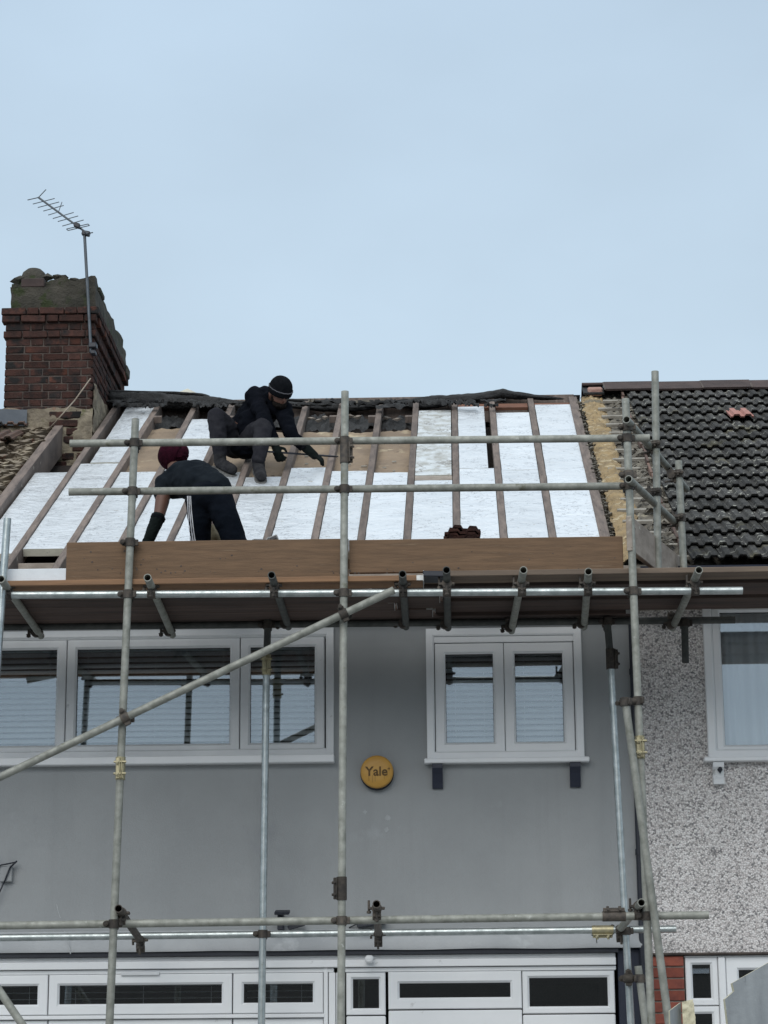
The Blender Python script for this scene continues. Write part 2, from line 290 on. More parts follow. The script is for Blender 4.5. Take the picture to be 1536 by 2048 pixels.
MT['glass'] = glass_mat('window_glass', .145, (.92, .95, .96))
def pebble_mat():
    m = bpy.data.materials.new('pebbledash'); m.use_nodes = True; n = m.node_tree.nodes; l = m.node_tree.links; b = n['Principled BSDF']
    ge = n.new('ShaderNodeNewGeometry'); v = n.new('ShaderNodeTexVoronoi'); v.inputs['Scale'].default_value = 86; l.new(ge.outputs['Position'], v.inputs['Vector'])
    r = n.new('ShaderNodeValToRGB'); sp = n.new('ShaderNodeSeparateColor'); l.new(v.outputs['Color'], sp.inputs[0]); l.new(sp.outputs[0], r.inputs[0])
    e = r.color_ramp.elements; e[0].color = (.24, .235, .24, 1); e[0].position = 0; e[1].color = (.90, .87, .85, 1); e[1].position = 1
    for p_, c_ in ((.12, (.42, .40, .39, 1)), (.30, (.66, .61, .595, 1)), (.7, (.82, .785, .77, 1))): q = e.new(p_); q.color = c_
    d = n.new('ShaderNodeMapRange'); d.inputs['From Min'].default_value = .35; d.inputs['From Max'].default_value = .75; d.inputs['To Min'].default_value = 1; d.inputs['To Max'].default_value = .60; l.new(v.outputs['Distance'], d.inputs[0])
    ns = n.new('ShaderNodeTexNoise'); ns.inputs['Scale'].default_value = .9; ns.inputs['Detail'].default_value = 6; l.new(ge.outputs['Position'], ns.inputs['Vector'])
    d2 = n.new('ShaderNodeMapRange'); d2.inputs['From Min'].default_value = .3; d2.inputs['From Max'].default_value = .7; d2.inputs['To Min'].default_value = .88; d2.inputs['To Max'].default_value = 1.12; l.new(ns.outputs[0], d2.inputs[0])
    mm = n.new('ShaderNodeMath'); mm.operation = 'MULTIPLY'; l.new(d.outputs[0], mm.inputs[0]); l.new(d2.outputs[0], mm.inputs[1])
    h = n.new('ShaderNodeHueSaturation'); l.new(r.outputs[0], h.inputs['Color']); l.new(mm.outputs[0], h.inputs['Value']); l.new(h.outputs[0], b.inputs['Base Color'])
    bp = n.new('ShaderNodeBump'); bp.invert = True; bp.inputs['Strength'].default_value = .8; bp.inputs['Distance'].default_value = .008; l.new(v.outputs['Distance'], bp.inputs['Height']); l.new(bp.outputs[0], b.inputs['Normal'])
    b.inputs['Roughness'].default_value = .9; return m
MT['pebble'] = pebble_mat()

# ------------------------------------------------------------------ ground, road, opposite terrace
tag(MB().add([(-600,-600,0),(600,-600,0),(600,600,0),(-600,600,0)], [(0,1,2,3)]).build('ground', MT['ground']), kind='structure')
tag(MB().add([(-200,-5.5,.004),(200,-5.5,.004),(200,5.5,.004),(-200,5.5,.004)], [(0,1,2,3)]).build('road', MT['asphalt']), kind='structure')
for y0, y1 in ((5.5, 7.5), (-7.5, -5.5)):
    tag(MB().box((-200, y0, .0), (200, y1, .12), .02).build('pavement', MT['ground']), kind='structure')
opp = thing('brick_house', 'dark pebbledashed terrace across the road, seen only as a reflection in the ground floor windows', 'house', (0, -12, 0))
mb = MB().box((-26, -20, 0), (26, -12.2, 5.3)); mb.build('wall', MT['opp'], opp)
MB().add([(-26,-12,5.3),(26,-12,5.3),(26,-16,7.2),(-26,-16,7.2),(-26,-20,5.3),(26,-20,5.3)], [(0,1,2,3),(3,2,5,4)]).build('roof', MT['tile'], opp)
for i in range(-4, 5):
    for z0 in (.9, 3.4):
        f = MB().ring(i*5.4-1.1, i*5.4+1.1, z0, z0+1.35, .09, -12.17, -12.25).build('window', MT['upvc'], opp)
        MB().box((i*5.4-1.0, -12.23, z0+.1), (i*5.4+1.0, -12.21, z0+1.25)).build('pane', MT['lead'], f)
# ------------------------------------------------------------------ our house: walls
XR = P(1272, 1560, YW).x          # party line on the right
XL = P(-110, 1560, YW).x - .2     # party line on the left, outside the picture
house = thing('terraced_house', 'grey rendered terraced house with its roof stripped to rafters and foil insulation', 'house', ((XL+XR)/2, YW, 0))
def zx(px, py, Y=YW): return P(px, py, Y)
ZB = zx(700, 1897).z               # bottom of the upper-storey render
def rect(x0, x1, y0, y1, Y=YW):
    ym, xm = (y0+y1)/2, (x0+x1)/2
    return (P(x0, ym, Y).x, P(x1, ym, Y).x, P(xm, y1, Y).z, P(xm, y0, Y).z)   # X0, X1, Z0, Z1
W1 = rect(-240, 668, 1262, 1518); W2 = rect(853, 1165, 1257, 1519)
W3 = rect(1409, 1760, 1190, 1516)
def wall(x0, x1, z0, z1, holes, y, th):
    xs = sorted({x0, x1, *[h[0] for h in holes], *[h[1] for h in holes]}); zs = sorted({z0, z1, *[h[2] for h in holes], *[h[3] for h in holes]})
    m = MB()
    for a, b in zip(xs, xs[1:]):
        for c, d in zip(zs, zs[1:]):
            if any(h[0] < (a+b)/2 < h[1] and h[2] < (c+d)/2 < h[3] for h in holes): continue
            m.add([(a,y,c),(b,y,c),(b,y,d),(a,y,d)], [(0,1,2,3)])
    for h in holes:
        m.add([(h[0],y,h[2]),(h[1],y,h[2]),(h[1],y,h[3]),(h[0],y,h[3]),(h[0],y+th,h[2]),(h[1],y+th,h[2]),(h[1],y+th,h[3]),(h[0],y+th,h[3])], [(0,1,5,4),(1,2,6,5),(2,3,7,6),(3,0,4,7)])
    return m
ins = lambda r, k: (r[0]+k, r[1]-k, r[2]+k, r[3]-k)
wall(XL, XR, ZB, EZ-.06, [ins(W1, .03), ins(W2, .03)], YW, .25).build('wall', MT['render'], house)
# flared band at the foot of the render
zb1 = zx(700, 1858).z
m = MB()
nseg = 60
for i in range(nseg+1):
    x = XL + (XR-XL)*i/nseg; wob = .006*noise.noise(Vector((x*2.2, 0, 0)))
    m.v += [Vector((x, YW-.002, zb1+wob)), Vector((x, YW-.018, zb1-.06+wob)), Vector((x, YW-.050, ZB+.01+wob)), Vector((x, YW-.046, ZB-.012+wob)), Vector((x, YW+.12, ZB-.012+wob))]
for i in range(nseg):
    for k in range(4): m.f.append((i*5+k, (i+1)*5+k, (i+1)*5+k+1, i*5+k+1))
m.build('render_lip', MT['render_band'], house, True)
# black strip under the band
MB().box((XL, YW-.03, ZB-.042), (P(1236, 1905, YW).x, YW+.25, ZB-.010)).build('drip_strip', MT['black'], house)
# party walls, rear
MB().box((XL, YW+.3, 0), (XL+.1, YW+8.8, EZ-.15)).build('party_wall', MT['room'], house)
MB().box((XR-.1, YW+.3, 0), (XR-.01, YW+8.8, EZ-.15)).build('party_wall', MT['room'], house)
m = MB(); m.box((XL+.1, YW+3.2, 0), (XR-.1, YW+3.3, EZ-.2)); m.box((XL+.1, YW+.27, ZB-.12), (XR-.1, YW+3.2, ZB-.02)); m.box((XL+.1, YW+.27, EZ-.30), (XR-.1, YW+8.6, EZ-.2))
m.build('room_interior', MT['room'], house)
MB().box((XL, YW+8.6, 0), (XR, YW+8.8, EZ-.1)).build('rear_wall', MT['render'], house)

# ------------------------------------------------------------------ windows and blinds
def pane(win, x0, x1, z0, z1, y):   # hung a fraction of a degree out of plumb, as panes are
    lean = (z1-z0)*math.tan(R_(random.uniform(-.1, .2))); return MB().obox(((x0+x1)/2, y+.004, (z0+z1)/2), (x1-x0, random.uniform(-.001, .001), 0), (0, .008, 0), (0, -lean, z1-z0)).build('pane', MT['glass'], win)
def sash(win, r, wd, yf, m='upvc', ch=.014):
    MB().ring(r[0], r[1], r[2], r[3], wd, yf, yf+.06, ch).build('sash', MT[m], win)
    MB().ring(r[0]+wd-.004, r[1]-wd+.004, r[2]+wd-.004, r[3]-wd+.004, .007, yf+.028, yf+.045, .001).build('gasket', MT['rubber'], win)
    pane(win, r[0]+wd-.006, r[1]-wd+.006, r[2]+wd-.006, r[3]-wd+.006, yf+.036)
def blind(label, x0, x1, z0, z1, y, tilt, pitch=.0405, depth=.0385, group='white venetian blinds behind the windows'):
    t = thing('venetian_blind', label, 'blind', ((x0+x1)/2, y, z1), group)
    MB().box((x0, y-.02, z1-.03), (x1, y+.02, z1), .004).build('head_rail', MT['slat'], t)
    ca, sa = math.cos(tilt), math.sin(tilt); me = None; z = z1-.05
    while z > z0:
        if me is None:
            m = MB(); W = x1-x0-.02
            pts = [(-.5, 0), (-.25, .0022), (0, .003), (.25, .0022), (.5, 0)]
            vs = [(sx*W/2, (u*depth)*ca - h*sa, (u*depth)*sa + h*ca) for sx in (-1, 1) for u, h in pts]
            m.add(vs, [(i, i+1, i+6, i+5) for i in range(4)])
            o = m.build('slat', MT['slat'], None, 'all'); me = o.data; bpy.data.objects.remove(o)
        rz = Matrix.Rotation(random.uniform(-.0025, .0025), 3, 'Y')
        inst('slat', me, t, ((x0+x1)/2, y, z + random.uniform(-.001, .001)), rz); z -= pitch
    n_ = max(2, int((x1-x0)/.45)+1)
    for i in range(n_):
        x = x0+.09+(x1-x0-.18)*i/(n_-1); MB().tube((x, y-.024, z0), (x, y-.024, z1), .0012, n=4).build('cord', MT['slat'], t)
    return t
# upper left window: frame with three lights
f1 = MB(); x0, x1, z0, z1 = W1
f1.ring(x0, x1, z0, z1, .055, YW-.035, YW+.07, .01)
win1 = f1.build('window', MT['upvc_old'], house)
def px_rect(a, b, c, d, Y=YW): return rect(a, b, c, d, Y)
lights1 = [((-230, 132, 1284, 1517), (-200, 111, 1303, 1496)), ((132, 480, 1284, 1515), (153, 458, 1300, 1494)), ((480, 650, 1282, 1512), (502, 629, 1298, 1492))]
for o_, i_ in lights1:
    ro = px_rect(*o_); ri = px_rect(*i_, YW+.01)
    sash(win1, (ro[0]+.003, ro[1]-.003, z0+.03, z1-.06), .068, YW-.012, 'upvc_old')
MB().box((x0+.02, YW-.02, z1-.062), (x1-.02, YW+.03, z1-.05), .003).build('head_bead', MT['upvc_old'], win1)
def sill(win, xa, xb, z, mat='upvc', h=.034, out=.085):
    MB().box((xa, YW-out, z-h), (xb, YW+.05, z), .006).build('sill', MT[mat], win)
sill(win1, x0-.03, x1+.004, z0+.006, h=.055)
blind('venetian blind in the wide upper window, left light', P(-200, 1400, YW).x, P(118, 1400, YW).x, z0+.04, z1-.09, YW+.16, R_(56))
blind('venetian blind in the middle light of the wide upper window behind the scaffold pole', P(143, 1400, YW).x, P(468, 1400, YW).x, z0+.04, z1-.09, YW+.16, R_(56))
blind('venetian blind in the narrow right light of the wide upper window', P(495, 1400, YW).x, P(640, 1400, YW).x, z0+.04, z1-.09, YW+.16, R_(56))
# upper right window with two casements
x0, x1, z0, z1 = W2
win2 = MB().ring(x0, x1, z0, z1, .055, YW-.04, YW+.07, .01).build('window', MT['upvc'], house)
xm = P(1009, 1400, YW).x
for a, b in ((x0+.06, xm-.002), (xm+.002, x1-.06)):
    sash(win2, (a, b, z0+.045, z1-.105), .073, YW-.018)
MB().box((x0+.055, YW-.025, z1-.10), (x1-.055, YW+.03, z1-.058), .004).build('head_bead', MT['upvc'], win2)
MB().box((x0+.04, YW-.03, z0+.005), (x1-.04, YW+.03, z0+.043), .004).build('bottom_rail', MT['upvc'], win2)
sill(win2, x0-.02, x1+.03, z0+.004)
for px in (875, 1150):
    c = P(px, 1550, YW); m = MB()
    prof = [(0, .0), (-.075, .0), (-.075, -.03), (-.05, -.07), (-.035, -.125), (-.028, -.165), (0, -.165)]
    zt = z0-.032
    vs = [(c.x+sx*.036, YW+.005+y, zt+z) for sx in (-1, 1) for y, z in prof]; k = len(prof)
    m.add(vs, [tuple(range(k)), tuple(range(k, 2*k))] + [(i, (i+1) % k, k+(i+1) % k, k+i) for i in range(k)]); m.build('bracket', MT['navy'], win2)
blind('venetian blind in the left casement of the small upper window', x0+.11, xm-.05, z0+.08, z1-.14, YW+.14, R_(56))
blind('venetian blind in the right casement of the small upper window', xm+.05, x1-.11, z0+.08, z1-.14, YW+.14, R_(56))

# ------------------------------------------------------------------ ground floor windows and door
GY = YW+.03
zt = P(600, 1913, GY).z; xd = P(1232, 1960, GY).x
m = MB(); m.box((XL, GY-.055, P(600, 1936, GY).z), (xd, GY+.06, P(600, 1921, GY).z), .004)
m.box((XL, GY-.02, P(600, 1921, GY).z+.001), (xd, GY+.06, ZB-.043), .004); m.build('fascia', MT['upvc'], house)
gz = P(600, 1937, GY).z
win4 = MB().box((XL, GY-.03, gz-.028), (P(668, 1960, GY).x, GY+.05, gz-.001), .003).build('window', MT['upvc'], house)
gb = P(300, 2030, GY).z
for (a, b) in ((-260, 98), (98, 466), (466, 648)):
    X0, X1 = P(a, 1980, GY).x, P(b, 1980, GY).x
    sash(win4, (X0+.004, X1-.004, gb+.004, gz-.03), .070, GY-.03)
    sash(win4, (X0+.004, X1-.004, gb-1.05, gb-.030), .060, GY-.012)
MB().box((XL, GY-.04, gb-.026), (P(650, 2030, GY).x, GY+.05, gb), .004).build('transom_bar', MT['upvc'], win4)
for a, b in ((648, 657), (658, 672), (673, 690)):
    MB().box((P(a, 1980, GY).x, GY-.035, .2), (P(b, 1980, GY).x-.002, GY+.05, gz-.03 if a > 650 else gb+.3), .004).build('post', MT['upvc'], win4)
c = P(282, 1948, GY); MB().box((c.x-.13, GY-.048, c.z-.012), (c.x+.13, GY-.031, c.z+.012), .004).build('trickle_vent', MT['upvc_old'], win4)
door = MB().box((P(690, 1960, GY).x, GY-.03, gz-.028), (xd, GY+.05, gz-.001), .003).build('porch_glazing', MT['upvc'], house)
gd = P(900, 2018, GY).z
for a, b, ww in ((692, 772, .044), (776, 1044, .075), (1044, 1230, .046)):
    X0, X1 = P(a, 1980, GY).x, P(b, 1980, GY).x
    lo = gd + (0 if ww > .05 else -.035)
    sash(door, (X0+.003, X1-.003, lo, gz-.03), ww, GY-.03 if ww > .05 else GY-.022)
    MB().box((X0+.003, GY-.02, .3), (X1-.003, GY+.04, lo-.008), .006).build('door_panel', MT['upvc'], door)
xn0, xn1 = P(1236, 1960, GY).x, XR
MB().box((xn0, GY-.03, 0), (xn1-.003, GY+.25, ZB-.02), .004).build('pilaster', MT['navy'], house)
for a, b, lab in ((-260, 80, 'open venetian blind in the ground floor window light at the left edge'), (120, 446, 'open venetian blind in the wide ground floor light below the trickle vent'), (488, 628, 'open venetian blind in the ground floor light next to the porch')):
    blind(lab, P(a, 1980, GY).x, P(b, 1980, GY).x, gb-.6, gz-.05, GY+.13, R_(-4), .043)
MB().box((XL, YW-.03, 0), (P(650, 1980, GY).x, YW+.25, gb-1.055), .004).build('wall', MT['render'], house)
MB().box((XL-.0, YW+.01, gb-1.05), (XL+.02, YW+.25, ZB)).build('wall', MT['render'], house)
# things fixed to the facade
al = P(754.5, 1546, YW); AR = .112
ab = thing('alarm_box', 'round amber burglar alarm box reading Yale on the grey wall between the upper windows', 'alarm box', (al.x, YW, al.z))
MB().tube((al.x, YW, al.z-.004), (al.x, YW-.05, al.z-.012), AR*1.02, n=48).build('back_plate', MT['black'], ab, True)
m = MB(); prof = [(AR*1.0, -.046), (AR*1.01, -.060), (AR*.97, -.076), (AR*.90, -.083), (AR*.5, -.086), (0.0005, -.087)]
n_ = 48; vs = [(al.x+r*math.cos(2*math.pi*i/n_), YW+y, al.z+r*math.sin(2*math.pi*i/n_)) for r, y in prof for i in range(n_)]
m.add(vs, [(k*n_+i, k*n_+(i+1) % n_, (k+1)*n_+(i+1) % n_, (k+1)*n_+i) for k in range(len(prof)-1) for i in range(n_)]); m.build('cover', MT['yellow'], ab, True)
def text(s, x, y, z, size, mat, parent, name='lettering', ext=.0012):
    cu = bpy.data.curves.new('t', 'FONT'); cu.body = s; cu.size = size; cu.align_x = 'CENTER'; cu.align_y = 'CENTER'; cu.extrude = ext; cu.offset = .0016
    o = bpy.data.objects.new('t', cu); COL.objects.link(o); dg = bpy.context.evaluated_depsgraph_get(); dg.update()
    me = bpy.data.meshes.new_from_object(o.evaluated_get(dg)); bpy.data.objects.remove(o)
    me.transform(Matrix.Rotation(R_(90), 4, 'X')); me.materials.clear(); me.materials.append(mat)
    return inst(name, me, parent, (x, y, z))
text('Yale', al.x-.002, YW-.0885, al.z-.002, .088, MT['letter'], ab)
text('®', al.x+.083, YW-.0860, al.z+.016, .017, MT['letter'], ab, ext=.0006)
for dx, l_ in ((-.055, .04), (-.03, .05), (-.012, .045), (.05, .028)):      # weather runs below the letters
    MB().box((al.x+dx-.0018, YW-.0875, al.z-.025-l_), (al.x+dx+.0018, YW-.0868, al.z-.025)).build('rust_run', pm('rust_run', (.36,.20,.045), (.40,.23,.05), 20, 3, .7) if dx == -.055 else bpy.data.materials['rust_run'], ab)
sn = P(739, 1919, GY-.06); t = thing('motion_sensor', 'small white motion sensor cube on the fascia above the porch glazing', 'sensor', (sn.x, GY-.05, sn.z))
MB().box((sn.x-.028, GY-.115, sn.z-.026), (sn.x+.028, GY-.056, sn.z+.026), .012).build('housing', MT['upvc'], t, True)
MB().box((sn.x-.013, GY-.117, sn.z-.002), (sn.x+.013, GY-.1145, sn.z+.013), .001).build('lens', MT['slat'], t)
for k, (px, py, lab, s) in enumerate(((572, 1843, 'dark wall light with loose cable behind lower scaffold tubes, left of the middle pole', -1), (745, 1842, 'dark wall light behind lower scaffold tubes, right of the middle pole', 1))):
    c = P(px, py, YW-.05); t = thing('wall_light', lab, 'light', (c.x, YW, c.z), 'dark wall lights above the ground floor')
    if k == 0:
        MB().box((c.x-.055, YW-.10, c.z-.06), (c.x-.015, YW-.001, c.z+.05), .006).build('bracket', MT['black'], t)
        MB().obox((c.x-.02, YW-.13, c.z+.055), (.10, 0, .0), (0, .09, .02), (0, -.004, .02), .004).build('lamp_head', MT['black'], t)
        MB().obox((c.x+.07, YW-.06, c.z-.03), (.11, 0, .03), (0, .03, 0), (-.01, 0, .028), .004).build('arm', MT['black'], t)
    else:
        MB().obox((c.x-.01, YW-.06, c.z-.01), (.19, 0, .03), (0, .1, 0), (-.012, 0, .05), .006).build('lamp_head', MT['black'], t)
        MB().tube((c.x-.10, YW-.03, c.z-.015), (c.x-.16, YW-.006, c.z-.04), .004, n=6).build('cable', MT['black'], t)
def cable(name, label, pts, r, mat, cat='cable', parent=None):
    m = MB()
    for a, b in zip(pts, pts[1:]): m.tube(a, b, r, n=6)
    o = m.build(name, MT[mat], parent, 'all', org=None if parent else pts[0])
    if not parent: tag(o, label, cat)
    return o
jb = P(16, 1748, YW); t = thing('junction_box', 'grey junction box with black cables looping over it at the left edge of the wall', 'junction box', (jb.x, YW, jb.z))
MB().box((jb.x-.05, YW-.04, jb.z-.055), (jb.x+.035, YW-.002, jb.z+.05), .005).build('box', MT['render'], t)
cp = lambda *a: [P(x, y, YW-.05) for x, y in a]
cable('cable', '', cp((34, 1722), (20, 1735), (8, 1765), (-6, 1795), (-30, 1830)), .006, 'black', parent=t)
cable('cable', '', cp((32, 1724), (14, 1728), (2, 1730), (-12, 1742), (-30, 1750)), .005, 'black', parent=t)
# drainpipe on the party line
dp = thing('drainpipe', 'thin black drainpipe running down the joint between grey render and pebbledash', 'drainpipe', (XR, YW-.05, 0))
MB().tube((XR+.0, YW-.030, 0), (XR+.0, YW-.030, EZ-.25), .019, n=14).build('pipe', MT['black'], dp, True)
for z in [P(1270, y_, YW).z for y_ in (1345, 1400, 1705, 1960)]:
    MB().tube((XR, YW-.030, z-.02), (XR, YW-.030, z+.02), .024, n=14).build('bracket', MT['black'], dp, True)
    MB().tube((XR+.02, YW-.03, z), (XR+.045, YW-.03, z), .010, n=8).build('bolt', MT['black'], dp, True)

# ------------------------------------------------------------------ right-hand neighbour
XE = P(1536, 1500, YW).x + 2.4
nb = thing('pebbledash_house', 'neighbouring terraced house with grey pink pebbledash and a dark tiled roof', 'house', ((XR+XE)/2, YW, 0))
zpb = P(1400, 1905, YW).z
wall(XR, XE, zpb, EZ-.25, [ins(W3, .03)], YW-.001, .25).build('wall', MT['pebble'], nb)
MB().box((XR, YW-.02, zpb-.018), (XE, YW+.25, zpb-.001), .006).build('render_stop', MT['mortar'], nb)
x0, x1, z0, z1 = W3
win3 = MB().ring(x0, x1, z0, z1, .062, YW-.04, YW+.07, .012).build('window', MT['upvc'], nb)
xq = x0+.064+.62*(x1-x0); sash(win3, (x0+.064, xq, z0+.035, z1-.06), .058, YW-.015); sash(win3, (xq+.003, x1-.06, z0+.035, z1-.06), .058, YW-.015)
MB().box((x0+.02, YW-.03, z0+.004), (x1, YW+.03, z0+.034), .004).build('bottom_rail', MT['upvc'], win3)
MB().box((x0-.035, YW-.085, z0-.026), (x1, YW+.05, z0+.003), .005).build('sill', MT['upvc'], win3)
c = P(1436, 1552, YW); m = MB(); zt_ = z0-.028
prof = [(0, 0), (-.07, 0), (-.07, -.035), (-.045, -.06), (-.04, -.10), (-.055, -.12), (-.055, -.15), (0, -.15)]; k = len(prof)
m.add([(c.x+sx*.037, YW+.004+y, zt_+z) for sx in (-1, 1) for y, z in prof], [tuple(range(k)), tuple(range(k, 2*k))] + [(i, (i+1) % k, k+(i+1) % k, k+i) for i in range(k)])
m.build('bracket', MT['upvc_old'], win3)
MB().rock((c.x+.008, YW-.062, zt_-.055), .018, 5, (1, .5, 1.3)).build('rust_hole', MT['black'], win3)
sc_ = MB().grid(lambda u, v: Vector((x0+.06+u*1.5, YW+.16+.035*math.sin(u*48+1.9*math.sin(u*15))+.012*math.sin(u*131), z0+.05+v*(z1-z0-.1))), 160, 2).build('sheer_curtain', MT['curtain'], None, 'all', org=(x0+.8, YW+.16, z0))
tag(sc_, 'white sheer curtain hanging in folds inside the pebbledash house upper window', 'curtain')
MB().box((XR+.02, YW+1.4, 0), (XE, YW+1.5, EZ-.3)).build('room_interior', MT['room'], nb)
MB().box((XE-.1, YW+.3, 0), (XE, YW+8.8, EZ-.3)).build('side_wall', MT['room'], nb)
MB().box((XR+.0, YW+8.6, 0), (XE, YW+8.8, EZ-.3)).build('rear_wall', MT['pebble'], nb)
# ground floor of the neighbour: brick pier and white windows
bx0, bx1 = XR+.02, P(1369, 1960, YW).x
MB().box((bx0, YW+.018, 0), (bx1, YW+.25, zpb-.02)).build('pier_core', MT['mortar_pale'], nb)
bme = None; z = zpb-.055; row = 0
while z > 1.2:
    x = bx0 + (0 if row % 2 else -.11)
    while x < bx1:
        a, b = max(x, bx0), min(x+.215, bx1)
        if bx1-b < .05: b = bx1-.002
        if b-a > .03: MB().box((a, YW+random.uniform(.002, .006), z-.0325), (b-.0, YW+.05, z+.0325), .004).build('brick', MT['brick_new'], nb)
        x += .226
    z -= .0755; row += 1
w5a, w5b = bx1+.004, P(1437, 1960, YW).x+.75
gz5 = P(1440, 1912, YW).z
win5 = MB().box((w5a, YW+.012, gz5-.004), (w5b, YW+.09, zpb-.020), .004).build('window', MT['upvc'], nb)
xa, xb = P(1372, 1960, YW).x, P(1437, 1960, YW).x
zmid = P(1410, 2010, YW).z
sash(win5, (xa, xb, zmid-.002, gz5-.006), .048, YW+.02); sash(win5, (xa, xb, zmid-1.3, zmid-.008), .048, YW+.02)
MB().box((xb+.003, YW+.006, .5), (xb+.052, YW+.08, gz5-.006), .006).build('mullion', MT['upvc'], win5)
sash(win5, (xb+.056, xb+.75, zmid-1.3, gz5-.006), .085, YW+.02)
MB().box((XR, YW, 0), (XE, YW+.2, zmid-1.31)).build('plinth', MT['pebble'], nb)
MB().box((xb+.76, YW+.015, zmid-1.305), (XE, YW+.2, zpb-.02)).build('wall', MT['brick_new'], nb)
# ------------------------------------------------------------------ stripped roof of our house
RAF = [  # (top px, top py, bottom px, bottom py) of each rafter's centre line
 (128, 849, 2, 1013), (227, 819, 22, 1117), (309, 822, 139, 1090), (383, 825, 241, 1087), (457, 824, 338, 1085), (531, 822, 437, 1084),
 (606, 828, 532.5, 1079), (681, 822, 628, 1082), (758, 821, 722, 1078), (831, 820, 814, 1080), (909, 813, 914, 1077), (984, 809, 1008, 1078),
 (1062, 806, 1106.5, 1078), (1147, 801, 1211, 1077)]
RL = []
for a, b, c, d in RAF:
    p, q = PR(a, b), PR(c, d); k = (p.x-q.x)/(p.y-q.y); RL.append((q.x, q.y-EY, k))
def rx(i, t): x, t0, k = RL[i]; return x + k*(t-t0)
RW = .052
def along(i, t0, t1, w_, h0, h1, dx=0.0, ch=.003):
    a, b = rx(i, t0)+dx, rx(i, t1)+dx; pa, pb = RP(a, t0, (h0+h1)/2), RP(b, t1, (h0+h1)/2)
    d = pb-pa; return MB().obox((pa+pb)/2, d, Vector((w_, 0, 0)) - d*(d.x*w_/d.length_squared), RN*(h1-h0), ch)
for i in range(len(RL)):
    m = along(i, -.02 if i > 1 else (.6 if i == 0 else .0), RIDGE_T-.08 if i > 0 else T(128, 849), RW + (.022 if i in (0, 13) else 0), -.125 if i else -.19, random.uniform(-.003, .004) if i else .05)
    m.build('rafter', MT['rafter'], house)
FT = .055
def board(i, ta, tb, l=0.0, r=0.0, m='foil', h=-.010, sk=0.0, wob=.0):
    """foil board between rafter i and i+1 from ta to tb, l and r: extra gap at the sides"""
    f0, f1 = RW/2+.004+l, RW/2+.004+r
    hh = h + random.uniform(-.006, .003); nu, nv = 6, max(4, int((tb-ta)/.12)); sd = random.uniform(0, 50)
    def fn(u, v):
        t = ta + (tb-ta)*v + sk*(u-.5)*(1 if v > .5 else 0); xa, xb = rx(i, t)+f0, rx(i+1, t)-f1
        if abs(u*nu-0) < .1: xa += .004*noise.noise(Vector((t*6, sd, 0)))
        return RP(xa+(xb-xa)*u, t, hh + .0022*noise.noise(Vector((u*3, t*5, sd))))
    top = MB().grid(fn, nu, nv)
    # sides: extrude border downwards
    bd = [(k, 0) for k in range(nu+1)] + [(nu, k) for k in range(1, nv+1)] + [(k, nv) for k in range(nu-1, -1, -1)] + [(0, k) for k in range(nv-1, 0, -1)]
    o = top.build('insulation_board', MT[m], house, 'all')
    s = MB(); k = len(bd); vs = [fn(a/nu, b/nv) - RN*.0005 for a, b in bd]
    s.add(vs + [v - RN*FT for v in vs], [(j, (j+1) % k, k+(j+1) % k, k+j) for j in range(k)] + [tuple(range(k, 2*k))]); s.build('foam_edge', MT['foam'], o)
    return o
EB = .30
def tt(i, py):    # slope position at a pixel row in the middle of bay i
    lo, hi = -1.0, 6.0
    for _ in range(40):
        mid = (lo+hi)/2; x = (rx(i, mid)+rx(i+1, mid))/2
        v = M3.transposed() @ (RP(x, mid) - Vector((0, 0, CAMZ))); y = 1024 - FPX * v.y / -v.z
        if y > py: lo = mid
        else: hi = mid
    return (lo+hi)/2
board(0, tt(0, 1104), tt(0, 942), l=.03)
board(1, tt(1, 1094), tt(1, 924)); board(1, tt(1, 923), tt(1, 808), l=.075, h=-.004)
board(2, EB, tt(2, 940)); board(3, EB, tt(3, 836)+.02, m='foil')
board(4, EB, tt(4, 942)); board(5, EB, tt(5, 951)); board(6, EB, tt(6, 932)); board(7, EB, tt(7, 939)); board(8, EB, tt(8, 943))
board(9, EB, tt(9, 958)); board(9, tt(9, 948.5), tt(9, 819), m='foil_dirty', r=.004)
board(10, EB, tt(10, 934.8)); board(10, tt(10, 933.6), tt(10, 811), r=.045)
board(11, EB, tt(11, 937)); board(11, tt(11, 936.2), tt(11, 822))
board(12, EB, tt(12, 935)); board(12, tt(12, 933.8), tt(12, 806), l=.004)
# noggin visible in the joint of bay 9
ta, tb = tt(9, 958), tt(9, 948.5)
m = MB(); pa, pb = RP(rx(9, ta)+.03, (ta+tb)/2, -.02), RP(rx(10, ta)-.03, (ta+tb)/2, -.02)
m.obox((pa+pb)/2, pb-pa, Vector((0, math.cos(RA), math.sin(RA)))*abs(tb-ta)*.98, RN*.02).build('noggin', MT['greyboard'], house)
